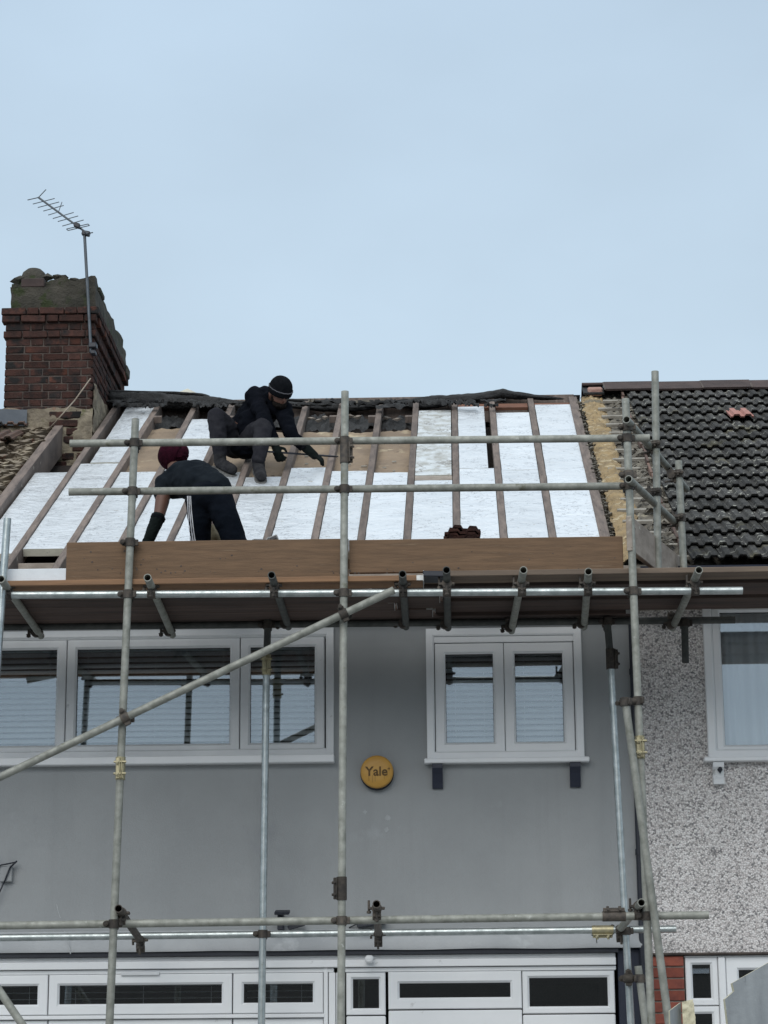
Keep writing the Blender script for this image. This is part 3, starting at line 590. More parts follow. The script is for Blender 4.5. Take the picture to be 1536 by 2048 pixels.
# bare bays: old lining well below the rafter tops
for i, (ya, yb) in {1: (960, 800), 2: (960, 838), 4: (965, 842), 5: (965, 844), 6: (950, 846), 7: (955, 846), 8: (960, 843)}.items():
    ta, tb = tt(i, ya)-.1, tt(i, yb)
    if i == 1: continue
    sd = i*7.3
    fn = lambda u, v: RP(rx(i, ta+(tb-ta)*v)+.02+u*(rx(i+1, ta+(tb-ta)*v)-rx(i, ta+(tb-ta)*v)-.04), ta+(tb-ta)*v + (.03*noise.noise(Vector((u*3, sd, 5))) if v == 1 else 0), -.085+.016*noise.noise(Vector((u*2.2, v*5, sd)))+.01*noise.noise(Vector((u*9, v*19, sd))))
    MB().grid(fn, 14, 40).build('lining_panel', MT['backing'], house, 'all')
    if i in (6, 7, 8):   # paper scraps and chips lying on the lining
        for k in range(3):
            t = random.uniform(ta+.3, tb-.1); x = rx(i, t)+random.uniform(.08, .28)
            MB().obox(RP(x, t, -.07), (random.uniform(.02, .05), 0, .002), (0, .006, .01), RN*.006).build('wood_chip', MT['batten'], house)
# loft darkness painted as a near-black sheet; ridge board and rear slope
MB().add([RP(XL+.12, -.1, -.27), RP(XR-.12, -.1, -.27), RP(XR-.12, RIDGE_T-.1, -.27), RP(XL+.12, RIDGE_T-.1, -.27)], [(0, 1, 2, 3)]).build('loft_shade_sheet', MT['loft'], house)
rz = EZ + RT*RIDGE_T
MB().box((rx(1, 4.6)-.02, EY+RIDGE_T-.02, rz-.26), (XR-.08, EY+RIDGE_T+.02, rz-.005), .004).build('ridge_board', MT['rafter'], house)
m = MB(); m.add([(XL+.1, EY+RIDGE_T+.021, rz+.0), (XR-.02, EY+RIDGE_T+.021, rz+.0), (XR-.02, EY+2*RIDGE_T, EZ), (XL+.1, EY+2*RIDGE_T, EZ)], [(0, 1, 2, 3)]); m.build('rear_slope', MT['tile'], house)
for x in (XL+.02, XR-.10):   # masonry gables between the lofts
    MB().add([(x, EY+.02, EZ-.25), (x, EY+2*RIDGE_T, EZ-.25), (x, EY+RIDGE_T, rz-.16), (x+.09, EY+.02, EZ-.25), (x+.09, EY+2*RIDGE_T, EZ-.25), (x+.09, EY+RIDGE_T, rz-.16)], [(0,1,2),(3,5,4),(0,3,4,1),(1,4,5,2),(2,5,3,0)]).build('gable_wall', MT['parge'], house)
# reddish timber between the last rafters under the ridge
for i in (10, 11, 12):
    a, b = rx(i, 4.5)+.03, rx(i+1, 4.5)-.03; c0, c1 = RP(a, 4.52, -.04), RP(b, 4.52, -.04)
    MB().obox((c0+c1)/2, c1-c0, Vector((0, math.cos(RA), math.sin(RA)))*.16, RN*.03, .003).build('ridge_noggin', pm('reddish_timber', (.20,.085,.05), (.12,.055,.035), 8, 8, .85, stretch=(1,6,6)) if i == 10 else bpy.data.materials['reddish_timber'], house)
for i in (2, 4, 6, 7, 8):       # short noggin blocks in the dark gaps
    t = tt(i, 832); p = RP(rx(i+1, t)-.055 if i > 4 else rx(i, t)+.06, t, -.03); MB().obox(p, (.07, 0, 0), Vector((0, math.cos(RA), math.sin(RA)))*.05, RN*.06, .003).build('noggin', MT['rafter'], house)
# eaves: wall plate, sole board, feet of the rafters
m = MB(); m.box((XL, EY+.02, EZ-.30), (XR-.02, EY+.12, EZ-.15), .004); m.build('wall_plate', MT['rafter'], house)
MB().box((XL, EY+.13, EZ-.28), (XR-.02, YW+.25, EZ-.058)).build('wall_head', MT['rubble'], house)
MB().box((XL, EY-.10, EZ-.25), (XR-.02, EY-.075, EZ-.065), .004).build('fascia_board', MT['greyboard'], house)
m = MB().grid(lambda u, v: Vector((XL+.1+u*(rx(4, 0)-XL), EY-.07+v*.30, EZ-.12+.035*noise.noise(Vector((u*60, v*4, 1)))+.02*noise.noise(Vector((u*160, v*9, 3))))), 140, 8)
m.build('mortar_bed', MT['rubble'], house, True)
pa, pb = RP(rx(1, .26)+.05, .20, -.045), RP(rx(2, .26)-.02, .20, -.045)
MB().obox((pa+pb)/2+Vector((0, 0, -.03)), pb-pa, (0, .022, 0), (0, 0, .075), .003).build('eaves_board', MT['greyboard'], house)

# roofing felt gathered along the ridge
def feltroll(pts, mat='felt', Y=EY+RIDGE_T-.10, seed=0, dr=1.0):
    """pts: (px, top py, bottom py) - rolled felt, thickness from the pixel rows, real tube of that radius"""
    c = []
    for px, a, b in pts:
        p, q = P(px, a, Y), P(px, b, Y); c.append(((p+q)/2, (p.z-q.z)/2))
    n = 18; L_ = len(pts)-1; steps = L_*9
    def fn(u, v):
        s = u*L_; k = min(int(s), L_-1); f = s-k; f = f*f*(3-2*f)
        ctr = c[k][0].lerp(c[k+1][0], s-k); r = c[k][1]*(1-f)+c[k+1][1]*f
        an = v*2*math.pi; fold = 1 + .34*noise.noise(Vector((ctr.x*2.6, math.cos(an)*2.2, math.sin(an)*2.2+seed))) + .30*abs(noise.noise(Vector((ctr.x*5, math.cos(an)*4, math.sin(an)*4+seed)))) + .10*noise.noise(Vector((ctr.x*21, math.cos(an)*5, math.sin(an)*5+seed))) - .08
        e_ = min(1, u*14, (1-u)*14)**.5
        return ctr + Vector((0, math.cos(an)*max(r, .035)*dr, math.sin(an)*r))*fold*max(e_, .02)
    return MB().grid(fn, steps, n)
feltroll([(212, 783, 805), (228, 785, 812), (290, 786, 818), (350, 788, 820), (420, 795, 822), (475, 801, 822), (530, 804, 822), (575, 803, 816), (640, 808, 822), (700, 806, 824), (760, 804, 820)], seed=1).build('rolled_felt', MT['felt'], house, 'all')
feltroll([(700, 806, 818), (740, 804, 817), (790, 803, 816), (838, 797, 818), (870, 793, 816), (905, 790, 809), (960, 786, 803), (985, 781, 799), (1005, 776, 796), (1030, 782, 798), (1080, 791, 799), (1130, 795, 801)], seed=4).build('rolled_felt', MT['felt'], house, 'all')
feltroll([(208, 780, 788), (280, 782, 789), (350, 784, 790), (420, 788, 795)], seed=9, Y=EY+RIDGE_T-.04).build('felt_fold', MT['felt'], house, 'all')
feltroll([(568, 796, 803), (620, 800, 806), (700, 803, 809), (790, 801, 806), (812, 798, 806), (850, 801, 806)], seed=12, Y=EY+RIDGE_T-.05).build('felt_fold', MT['felt'], house, 'all')
# hanging torn edge below the roll
def hang(i, y0, y1, mat, seed, h=-.10):
    t0, t1 = tt(i, y1), tt(i, y0)
    fn = lambda u, v: RP(rx(i, t0)+.03+u*(rx(i+1, t0)-rx(i, t0)-.06), t0+(t1-t0)*v + (.10*noise.noise(Vector((u*4, seed, 0))) if v < .2 else 0), h+.05*noise.noise(Vector((u*4, v*4, seed)))+.02*noise.noise(Vector((u*12, v*9, seed))))
    MB().grid(fn, 24, 8).build('torn_felt', MT[mat], house, 'all')
for i, a, b in ((2, 812, 836), (4, 812, 838), (5, 812, 836), (6, 812, 838), (7, 812, 838), (8, 812, 838)): hang(i, a, b, 'felt', i*3.1)
for i, px, py in ((6, 622, 838), (6, 637, 841), (6, 650, 836), (7, 700, 833), (7, 716, 835), (8, 775, 837), (8, 795, 839)):
    p = PR(px, py, -.07); MB().rock(p, .035, i*px, (1.3, .7, .6)).build('insulation_scrap', MT['greyboard'], house)

# ------------------------------------------------------------------ left-hand neighbour: roof edge
lb = thing('tiled_house', 'left neighbouring house with a ragged edge of old brown roof tiles and rubble', 'house', (XL-1.5, YW, 0))
MB().box((XL-4, YW, 0), (XL-.004, YW+.25, EZ-.1)).build('wall', MT['pebble'], lb)
x_l = XL-4
tA, tB = .5, T(100, 846)
XRAF0 = lambda t: rx(0, t)-.05
MB().grid(lambda u, v: RP(x_l+(XRAF0(tA*0+v*tB*1.0)-x_l)*u, v*tB, -.022+.008*noise.noise(Vector((u*20, v*16, 2)))), 60, 60).build('roof_base', MT['rubble'], lb, True)
m = MB(); rr = random.Random(3)
for k in range(1100):
    t = rr.uniform(.7, tB-.05); d = abs(rr.gauss(0, .16)); x = XRAF0(t)-.02-d
    if d > .34: continue
    m.rock(RP(x, t, rr.uniform(-.03, .02)), rr.choice((.02, .03, .045, .06, .09))*rr.uniform(.7, 1.1), k, (1, 1.3, .5))
tag(m.build('rubble', MT['rubble'], lb), kind='stuff')
# tile maker: two rolls per tile
def tile_mesh(name, mat, cover=.196, length=.40, th=.017, roll=.020):
    prof = []
    for k in range(2):
        b = k*.5
        prof += [(b+.00, 0), (b+.085, 0), (b+.15, 1), (b+.365, 1), (b+.43, 0)]
    prof.append((1.0, 0))
    m = MB(); n = len(prof); rows = [(0.0, .0), (.02, .004), (length*.5, .002), (length, .0)]
    vs = []
    for (s, dz) in rows:
        for (u, r) in prof: vs.append(((u-.5)*cover*.995, s, th + r*roll + dz))
    for (u, r) in prof: vs.append(((u-.5)*cover*.995, 0.012, th-.015 + r*roll*.95))
    fs = [(j*n+i, j*n+i+1, (j+1)*n+i+1, (j+1)*n+i) for j in range(3) for i in range(n-1)]
    b = 4*n; fs += [(b+i, b+i+1, i+1, i) for i in range(n-1)]
    for j in range(3):   # side edges
        pass
    vs2 = []
    for e_ in (0, n-1):
        k0 = len(vs)
        for (s, dz) in rows: vs.append(((prof[e_][0]-.5)*cover*.995, s, th-.015))
        for j in range(3): fs.append((e_+j*n, e_+(j+1)*n, k0+j+1, k0+j))
    m.add(vs, fs); o = m.build(name, mat, None); me = o.data; bpy.data.objects.remove(o); return me
TM = tile_mesh('roof_tile', MT['tile']); TR = tile_mesh('roof_tile_red', MT['tile_red']); TE = tile_mesh('roof_tile_old', MT['tile_edge'])
SL = Vector((0, math.cos(RA), math.sin(RA)))
def lay(me, parent, x, t, h, jit=.004, rz=0.0, tilt=.088):
    up = (RN + SL*tilt).normalized(); y = SL - up*SL.dot(up); y.normalize()
    M = frame3(y.cross(up), y, up) @ Matrix.Rotation(rz + random.uniform(-jit, jit)*2, 3, 'Z') @ Matrix.Rotation(random.uniform(-jit, jit), 3, 'Y')
    return inst('roof_tile', me, parent, RP(x, t, h) + RN*random.uniform(-jit, jit)*.5, M)
t = tB-.32
rowi = 0
while t > .3:
    xe = XRAF0(t)-.27 - .10*(rowi % 2) - random.uniform(-.05, .1)
    k = 0
    while k < 5:
        lay(TE if k < 1 else TM, lb, xe-.098-k*.196, t, .055, .014, random.uniform(-.12, .1) if k == 0 else 0); k += 1
    t -= .235; rowi += 1
# black tattered felt across the top of that roof edge
feltroll([(-40, 846, 858), (0, 845, 856), (40, 838, 850), (70, 834, 850), (100, 833, 853), (118, 838, 852), (131, 841, 848)], seed=20, Y=EY+tB-.02).build('torn_felt', MT['felt'], lb, 'all')

# ------------------------------------------------------------------ right-hand neighbour: roof
pa, pb = PR(1247, 793), PR(1367, 1108); kx = (pa.x-pb.x)/(pa.y-pb.y)
def xt(t): return pb.x + kx*(t-(pb.y-EY))
MB().add([RP(XR-.02, -.22, -.03), RP(XE, -.22, -.03), RP(XE, RIDGE_T, -.03), RP(XR-.02, RIDGE_T, -.03)], [(0,1,2,3)]).build('roof_base', MT['rag'], nb)
MB().add([(XR, EY+RIDGE_T+.021, rz), (XE, EY+RIDGE_T+.021, rz), (XE, EY+2*RIDGE_T, EZ), (XR, EY+2*RIDGE_T, EZ)], [(0,1,2,3)]).build('rear_slope', MT['tile'], nb)
t = -.20; G = (RIDGE_T-.13+.20)/17.0*1.0; rows = 17; ntile = 0
tred = T(1458, 850); xred = PR(1458, 850).x
for r in range(rows):
    t = -.20 + r*(RIDGE_T+.02)/rows; x0_ = xt(t)
    j0 = 0; x = x0_ + random.uniform(-.03, .05)
    x = math.floor((x-XR)/.196)*.196 + XR + .0
    while x < XE-.1 and x < x0_+3.15:
        if x > x0_-.06:
            isred = abs(x+.098-xred) < .098 and abs(t+.06-tred) < .14
            lay(TR if isred else TM, nb, x+.098, t, .052 + (.035 if isred else 0), .006)
        x += .196
# ridge tiles
zb = rz + .075
xr = P(1163, 780, EY+RIDGE_T).x; k = 0
while xr < XE:
    ln = .445 if k else .20; m = MB(); a = .235
    cross = [(-a, -.135), (-.03, -.004), (0, .004), (.03, -.004), (a, -.135), (a-.012, -.150), (0, -.018), (-a+.012, -.150)]
    if k == 0: cross = [(-.05, -.02), (-.03, -.004), (0, .004), (.03, -.004), (a, -.135), (a-.012, -.150), (0, -.018), (-.045, -.034)]
    n = len(cross); vs = [(xr+sx, EY+RIDGE_T+y, zb+.03+z + (.006 if k % 2 else 0)) for sx in (0.004, ln) for y, z in cross]
    m.add(vs, [tuple(range(n)), tuple(range(n, 2*n))] + [(i, (i+1) % n, n+(i+1) % n, n+i) for i in range(n)]); m.build('ridge_tile', MT['ridge'], nb)
    if k: MB().obox((xr, EY+RIDGE_T-.13, zb-.04), (.018, 0, 0), (0, .23, .135), (0, -.006, .012), .003).build('mortar_joint', MT['mortar'], nb)
    xr += ln; k += 1
p = P(1190, 783, EY+RIDGE_T-.15)
MB().obox(p, (.135, 0, 0), (0, .06, .03), (0, -.01, .075), .012).build('mortar_infill', pm('pink_mortar', (.42,.27,.22), (.30,.17,.14), 24, 8, .95, bump=.8, bscale=60), nb)
MB().obox((P(1185, 780, EY+RIDGE_T).x, EY+RIDGE_T-.08, zb-.065), (.19, 0, 0), (0, .22, .13), (0, -.01, .02), .004).build('ridge_underside', MT['felt'], nb)
# verge battens, yellow foam, torn underlay
for r in range(17):
    t = -.02 + r*(RIDGE_T-.05)/17
    a, b = xt(t)-.34+.10*(t/RIDGE_T)+random.uniform(-.06, .04), xt(t)+.05
    p, q = RP(a, t, .012), RP(b, t, .012+random.uniform(-.004, .004))
    MB().obox((p+q)/2, q-p, SL*.038, RN*.026, .003).build('batten', MT['batten'], nb)
    # broken verge slips beside the tiles
    MB().obox(RP(xt(t)-.03+random.uniform(-.01, .02), t+.16, .035), (.02, 0, 0), SL*random.uniform(.2, .3), RN*.05, .003).build('verge_slip', MT['tile_edge'], nb)
xf0 = lambda t: rx(13, t)+.075
def strip(xa, xb, h, amp, fr, seed, mat, name, nu=26, nv=210, rag=.05, t0=-.05, t1=RIDGE_T-.12, dome=0.0):
    def fn(u, v):
        t = t0+(t1-t0)*v; A, B = xa(t), xb(t)
        n1 = noise.noise(Vector((u*2.0+seed, t*9*fr, 0))); n2 = noise.noise(Vector((u*7+seed, t*21*fr, 4)))
        n3 = noise.fractal(Vector((A+u*(B-A), t, seed))*14, 1.0, 2.0, 3)
        x = A + (B-A)*u + (rag*noise.noise(Vector((t*6, seed, u*2)))+rag*.7*noise.noise(Vector((t*17, seed+3, u)))) * (1 if u in (0, 1) or True else .4)
        return RP(x, t, h + amp*(.6*n1+.5*n2+.5*n3) + dome*(1-(2*u-1)**2))
    return MB().grid(fn, nu, nv).build(name, MT[mat], nb, 'all')
strip(lambda t: xf0(t), lambda t: xf0(t)+.20, -.02, .035, 1.0, 3.0, 'yfoam', 'foam_strip', rag=.022, dome=.035)
strip(lambda t: xf0(t)+.19, lambda t: xt(t)+.06, -.018, .060, 1.0, 11.0, 'rag', 'torn_underlay', nu=34, rag=.03)
m = MB(); rr = random.Random(8)
for k in range(420):
    t = rr.uniform(.0, RIDGE_T-.2); m.rock(RP(xf0(t)-.025+rr.gauss(0, .016), t, rr.uniform(-.06, .0)), rr.uniform(.008, .026), k, (1, 1.4, .8))
tag(m.build('debris', MT['rag'], nb), kind='stuff')
rr = random.Random(12)
for k in range(44):      # curled rags of underlay standing off the surface
    t = rr.uniform(.2, RIDGE_T-.4); x = xf0(t)+.22+rr.uniform(0, max(.02, xt(t)-xf0(t)-.3)); ln = rr.uniform(.07, .14); wd = rr.uniform(.02, .05); an = rr.uniform(-.5, .5); cu = rr.uniform(.5, 1.4); sd = k
    fn = lambda u, v: RP(x+u*ln*math.cos(an)-v*wd*math.sin(an), t+u*ln*math.sin(an)+v*wd, .0+.05*math.sin(u*2.6*cu)+.02*noise.noise(Vector((u*4, v*4, sd))))
    MB().grid(fn, 8, 5).build('felt_rag', MT['rag'], nb, 'all')
# gutter and fascia
gz_ = RP(0, -.2, 0).z
m = MB(); n = 9
yg = EY-.28; zg = gz_-.0
def gut(x, off=0): return [(x, yg+.06*math.cos(math.pi+math.pi*i/n)*(1-off), zg-.015+(.085+0*off)*-math.sin(math.pi*i/n)*(1-off)) for i in range(n+1)]
vs = gut(XR+.03)+gut(XE)+gut(XR+.03, .08)+gut(XE, .08); k = n+1
fs = [(i, i+1, k+i+1, k+i) for i in range(n)] + [(2*k+i, 3*k+i, 3*k+i+1, 2*k+i+1) for i in range(n)] + [(0, k, 3*k, 2*k), (n, 2*k+n, 3*k+n, k+n)]
m.add(vs, fs).build('gutter', MT['navy'], nb, True)
MB().box((XR, EY-.215, gz_-.20), (XE, EY-.19, gz_-.01), .004).build('fascia', MT['greyboard'], nb)
MB().box((XR, EY-.188, gz_-.20), (XE, YW+.01, gz_-.18)).build('soffit', MT['greyboard'], nb)

# ------------------------------------------------------------------ chimney
CY0, CY1 = 19.10, 21.0
cx0, cx1 = P(11, 700, CY0).x, P(186, 740, CY0).x
ccx = (cx0+cx1)/2
chim = thing('chimney_stack', 'sooty red brick chimney stack with a mossy concrete cap on the party wall', 'chimney', (ccx, CY0, 6.6))
zc = lambda py: P(100, py, CY0).z
zlow, zs, zcor, zcap = 5.7, zc(822), zc(662), zc(616)
MB().box((cx0+.02, CY0+.008, zlow), (cx1-.02, CY1-.02, zcap+.0)).build('core', MT['mortar'], chim)
bm_v = {}
def brickme(l):
    if l not in bm_v:
        vs_ = []
        for q in range(4):
            o = MB().box((-l/2, -.05, -.0302), (l/2, .05, .0302), .005)
            for i, v in enumerate(o.v): o.v[i] = v + Vector((random.uniform(-.002, .002), random.uniform(-.002, .002), random.uniform(-.002, .002)))
            ob = o.build('brick', MT['brick'], None); vs_.append(ob.data); bpy.data.objects.remove(ob)
        bm_v[l] = vs_
    return random.choice(bm_v[l])
def course(z, proud, row, front=True, side=True):
    x0_, x1_ = cx0-proud, cx1+proud; y0_ = CY0-proud
    Wd = x1_-x0_
    # front, alternating stretchers and headers (Flemish bond)
    x = x0_; k = row % 2
    lens = []
    while x < x1_-.02:
        l = .215 if (k % 2 == 0) else .1025
        if x == x0_ and row % 2: l = .16
        l = min(l, x1_-x)
        if l > .03: inst('brick', brickme(round(l, 3)), chim, (x+l/2, y0_+.05+random.uniform(-.003, .003), z), Matrix.Rotation(random.uniform(-.01, .01), 3, 'Y'))
        x += l+.011; k += 1
    y = y0_+.1+.011; k = row % 2
    RZ = Matrix.Rotation(R_(90), 3, 'Z')
    while y < CY1+proud-.02:
        l = min(.215 if k % 2 == 0 else .1025, CY1+proud-y)
        if l > .03: inst('brick', brickme(round(l, 3)), chim, (x1_-.05+random.uniform(-.003, .003), y+l/2, z), RZ)
        y += l+.011; k += 1
z = zcap-.036; row = 0
proj = [.034, .034, .006, .030]
zz = []
while z > zlow+.3 and row < 26:
    pr = [.040, .036, .004, .020][row] if row < 4 else 0
    if row < 19: course(z, pr, row)
    z -= .0700; row += 1
zb_ = z
# corbel face bricks above are standing proud already; parged foot below the shaft
sd = 5
MB().grid(lambda u, v: Vector((cx0-.02+(cx1-cx0+.03)*u, CY0-.012-.03*abs(noise.noise(Vector((u*5, v*9, 1))))-.02*noise.noise(Vector((u*14, v*25, 1))), zlow+(zs+.02-zlow)*v+(.03*noise.noise(Vector((u*6, 3, 0))) if v > .97 else 0))), 50, 80).build('parging', MT['parge'], chim, 'all')
MB().grid(lambda u, v: Vector((cx1+.008+.03*abs(noise.noise(Vector((u*15, v*9, 1))))+.02*noise.noise(Vector((u*24, v*25, 1))), CY0+(CY1-CY0)*u, zlow+(zs+.25-zlow)*v)), 60, 60).build('parging', MT['parge'], chim, 'all')
rr = random.Random(4)
for k in range(16):      # bricks showing through the parged foot
    l = rr.choice((.215, .1025)); inst('brick', brickme(l), chim, (cx1-.02-l/2-rr.uniform(0, .45), CY0+.022, zs-.045-.0755*(k//2)), Matrix.Rotation(rr.uniform(-.02, .02), 3, 'Y')).data.materials[0]
# concrete cap
c0x, c1x = P(20, 590, CY0).x, P(191, 590, CY0).x; zt_ = zc(573)
def rough_box(a, b, amp, seed, n=10, top=None):
    m = MB()
    def dis(p): return p + Vector((noise.noise(p*5+Vector((seed, 0, 0))), noise.noise(p*5+Vector((0, seed, 0))), noise.noise(p*5+Vector((0, 0, seed)))))*amp + Vector((noise.noise(p*19), noise.noise(p*19+Vector((7, 0, 0))), noise.noise(p*19+Vector((0, 9, 0)))))*amp*.45
    ax = [(0, 1, 2), (1, 2, 0), (2, 0, 1)]
    for (i, j, k) in ax:
        for s in (0, 1):
            def fn(u, v):
                p = Vector((0, 0, 0)); p[i] = a[i]+(b[i]-a[i])*u; p[j] = a[j]+(b[j]-a[j])*v; p[k] = (a, b)[s][k]
                if top and p.z > b[2]-.001: p.z += top(p.x, p.y)
                return dis(p)
            m.grid(fn, n, n)
    return m
CYc = CY0+.02
rough_box((c0x, CYc, zcap-.01), (c1x, CY1-.02, zt_), .018, 3, 14).build('cap', MT['cap'], chim, 'all')
# flaunching with remains of the pots
def bump(x, y):
    px_ = (x-c0x)/(c1x-c0x)
    return .02+.05*noise.noise(Vector((x*4, y*2, 2))) + .02*math.exp(-((px_-.05)/.12)**2) + .05*math.exp(-((px_-.62)/.07)**2) + .035*px_
rough_box((c0x+.01, CYc+.03, zt_-.02), (c1x-.02, CY1-.06, zt_+.03), .02, 8, 22, bump).build('flaunching', MT['cap'], chim, 'all')
pc = P(68, 560, CY0+.35)
m = MB(); n = 28
prof = [(.150, -.16), (.135, -.05), (.120, .03), (.100, .085), (.065, .118), (.025, .132), (.0005, .134)]
zt2 = P(68, 537, CY0+.35).z
m.add([(pc.x+r*math.cos(2*math.pi*i/n)*(1+.05*noise.noise(Vector((i*.7, z_*9, 0)))), pc.y+r*math.sin(2*math.pi*i/n), zt2-.134+z_) for r, z_ in prof for i in range(n)], [(k*n+i, k*n+(i+1) % n, (k+1)*n+(i+1) % n, (k+1)*n+i) for k in range(6) for i in range(n)])
m.build('pot_stub', MT['cap'], chim, 'all')
for px, py, r in ((40, 563, .07), (95, 556, .06), (115, 556, .05), (124, 556, .045), (150, 562, .05)):
    MB().rock(P(px, py, CY0+.3), r, px, (1.2, 1, .7)).build('flaunching_lump', MT['cap'], chim)
MB().box((P(42, 563, CY0).x, CYc-.01, P(42, 573, CY0).z), (P(88, 563, CY0).x, CYc+.08, P(42, 556, CY0).z), .006).build('brick', MT['ridge'], chim)
MB().obox(P(200, 588, CY0+.35), (.05, 0, 0), (0, .25, 0), (0, 0, .05), .01).build('slipped_slab', MT['cap'], chim)
MB().obox(P(251, 745, CY1-.1), (.06, 0, 0), (0, .2, 0), (0, .02, .10), .01).build('slipped_slab', MT['cap'], chim)
fl = [P(-10, 820, CY0-.03), P(58, 822, CY0-.03), P(50, 850, CY0-.06), P(-10, 850, CY0-.06)]
m = MB(); m.obox((fl[0]+fl[2])/2, (fl[1]-fl[0]), (0, .006, 0), (0, 0, .15), .002); m.build('flashing', MT['lead'], chim)
# aerial
mx0 = P(176, 572, CY0-.05)
ae = thing('tv_aerial', 'television aerial with crossed rods on a thin mast above the chimney', 'aerial', P(181, 712, CY0-.05))
AY = CY0-.05
pt, pbm = P(169, 468, AY), P(182, 705, AY)
MB().tube(pbm, pt, .0135, n=10).build('mast', MT['alu'], ae, True)
for py in (690, 700, 710):
    pass
lbk = P(186, 692, AY)
MB().obox(lbk, (.07, 0, 0), (0, .08, 0), (0, 0, .045), .006).build('wall_bracket', MT['black'], ae); MB().obox(P(187, 706, AY), (.045, 0, 0), (0, .08, 0), (0, 0, .035), .006).build('wall_bracket', MT['black'], ae)
b0, b1 = P(77, 395, AY+.45), P(176, 468, AY-.05)
MB().tube(b0, b1, .010, n=8).build('boom', MT['alu'], ae, True)
dirn = (b1-b0).normalized()
rods = [((55, 400), (77, 396)), ((77, 396), (93, 378))]
MB().tube(P(55, 400, AY+.45), b0, .0045, n=6).build('rod', MT['alu'], ae); MB().tube(P(92, 379, AY+.45), b0, .0045, n=6).build('rod', MT['alu'], ae)
for (x0_, y0_, x1_, y1_) in ((66, 408, 109, 397), (76, 415, 118, 404), (87, 422, 127, 411), (97, 430, 113, 425), (106, 437, 147, 425), (116, 443, 156, 432), (125, 452, 167, 440)):
    f = ((x0_+x1_)/2-77)/99.0; Yc = AY+.45-.5*f
    MB().tube(P(x0_, y0_, Yc-.10), P(x1_, y1_, Yc+.10), .004, n=6).build('rod', MT['alu'], ae)
MB().tube(P(117, 424, AY+.2), P(124, 404, AY+.2), .004, n=6).build('rod', MT['alu'], ae)
q = [P(133, 458, AY), P(176, 448, AY), P(179, 451, AY), P(136, 461, AY)]
for a, b in zip(q, q[1:]+q[:1]): MB().tube(a, b, .004, n=6).build('dipole', MT['alu'], ae)
MB().tube(P(170, 468, AY), P(186, 465, AY), .005, n=6).build('rod', MT['alu'], ae)
MB().obox(P(154, 451, AY), (.05, 0, -.02), (0, .05, 0), (.01, 0, .04), .005).build('dipole_box', MT['black'], ae)
MB().obox(P(172, 467, AY), (.07, 0, -.015), (0, .05, 0), (.01, 0, .04), .005).build('clamp', MT['black'], ae)
cable('rope', 'thin pale rope slanting from the chimney down to the broken tile edge', [P(181, 757, CY0-.03), P(150, 800, 18.9), P(118, 836, 18.7), PR(98, 858, .05)], .006, 'rope', 'rope')
fz = thing('roof_vent', 'small pale pyramid top peeping over the felt on the ridge', 'roof vent', P(375, 800, 21.2))
a = P(375, 777, 21.2); r = .17
MB().add([a, a+Vector((-r, -r, -.13)), a+Vector((r, -r, -.13)), a+Vector((r, r, -.13)), a+Vector((-r, r, -.13)), a+Vector((-r, -r, -.5)), a+Vector((r, -r, -.5)), a+Vector((r, r, -.5)), a+Vector((-r, r, -.5))], [(0,1,2),(0,2,3),(0,3,4),(0,4,1),(1,5,6,2),(2,6,7,3),(3,7,8,4),(4,8,5,1)]).build('cowl', MT['foam'], fz)
# ------------------------------------------------------------------ scaffold
YS, YR = 13.93, 13.982            # outer standards, and the rails and ledgers behind them
YI, YL2 = 15.15, 15.202
TR_ = .02415
scaf = thing('scaffold', 'tube and fitting scaffold with guard rails, ledgers and a boarded lift along the eaves', 'scaffold', (0, 14.5, 0))
X_, Y_, Z_ = Vector((1, 0, 0)), Vector((0, 1, 0)), Vector((0, 0, 1))
def pole(name, a, b, mat='steel', label=None):
    o = MB().tube(a, b, TR_, n=20, hollow=.0045).build(name, MT[mat], scaf, True)
    if label: o['label'] = label
    return o
def gpole(px0, py0, px1, py1, Y, z=0.0):          # down to the ground along the line through two pixels
    a, b = P(px0, py0, Y), P(px1, py1, Y); d = (b-a); return a, a + d*((z-a.z)/d.z)
def coupler_mesh():
    m = MB()
    m.tube((0, 0, -.026), (0, 0, .026), .0315, n=16); m.tube((-.026, .052, 0), (.026, .052, 0), .0315, n=16)
    m.obox((0, .026, 0), (.045, 0, 0), (0, .02, 0), (0, 0, .045), .004)
    m.obox((.038, .004, 0), (.026, 0, 0), (0, .016, 0), (0, 0, .040), .003); m.obox((-.038, .004, 0), (.026, 0, 0), (0, .016, 0), (0, 0, .040), .003)
    m.tube((-.048, -.034, 0), (-.048, .03, 0), .0075, n=8); m.tube((-.048, -.030, 0), (-.048, -.014, 0), .0145, n=6)
    m.tube((-.048, -.014, 0), (-.048, -.011, 0), .018, n=10)
    m.obox((0, .052, -.040), (.040, 0, 0), (0, .016, 0), (0, 0, .026), .003); m.obox((0, .052, .038), (.040, 0, 0), (0, .016, 0), (0, 0, .022), .003)
    m.tube((0, .02, -.048), (0, .100, -.048), .0075, n=8); m.tube((0, .022, -.048), (0, .036, -.048), .0145, n=6)
    o = m.build('coupler', MT['coupler'], None, True); me = o.data; bpy.data.objects.remove(o); return me
CMe = coupler_mesh()
def coupler(p, a=Z_, b=X_, d=Y_, flip=False):
    if flip: b = -b; a = -a
    d = (d - b*d.dot(b)).normalized(); a = b.cross(d).normalized() * -1 if False else b.cross(d).normalized()
    return inst('coupler', CMe, scaf, p, frame3(b, d, a) @ Matrix.Rotation(random.uniform(-.12, .12), 3, 'Z'))
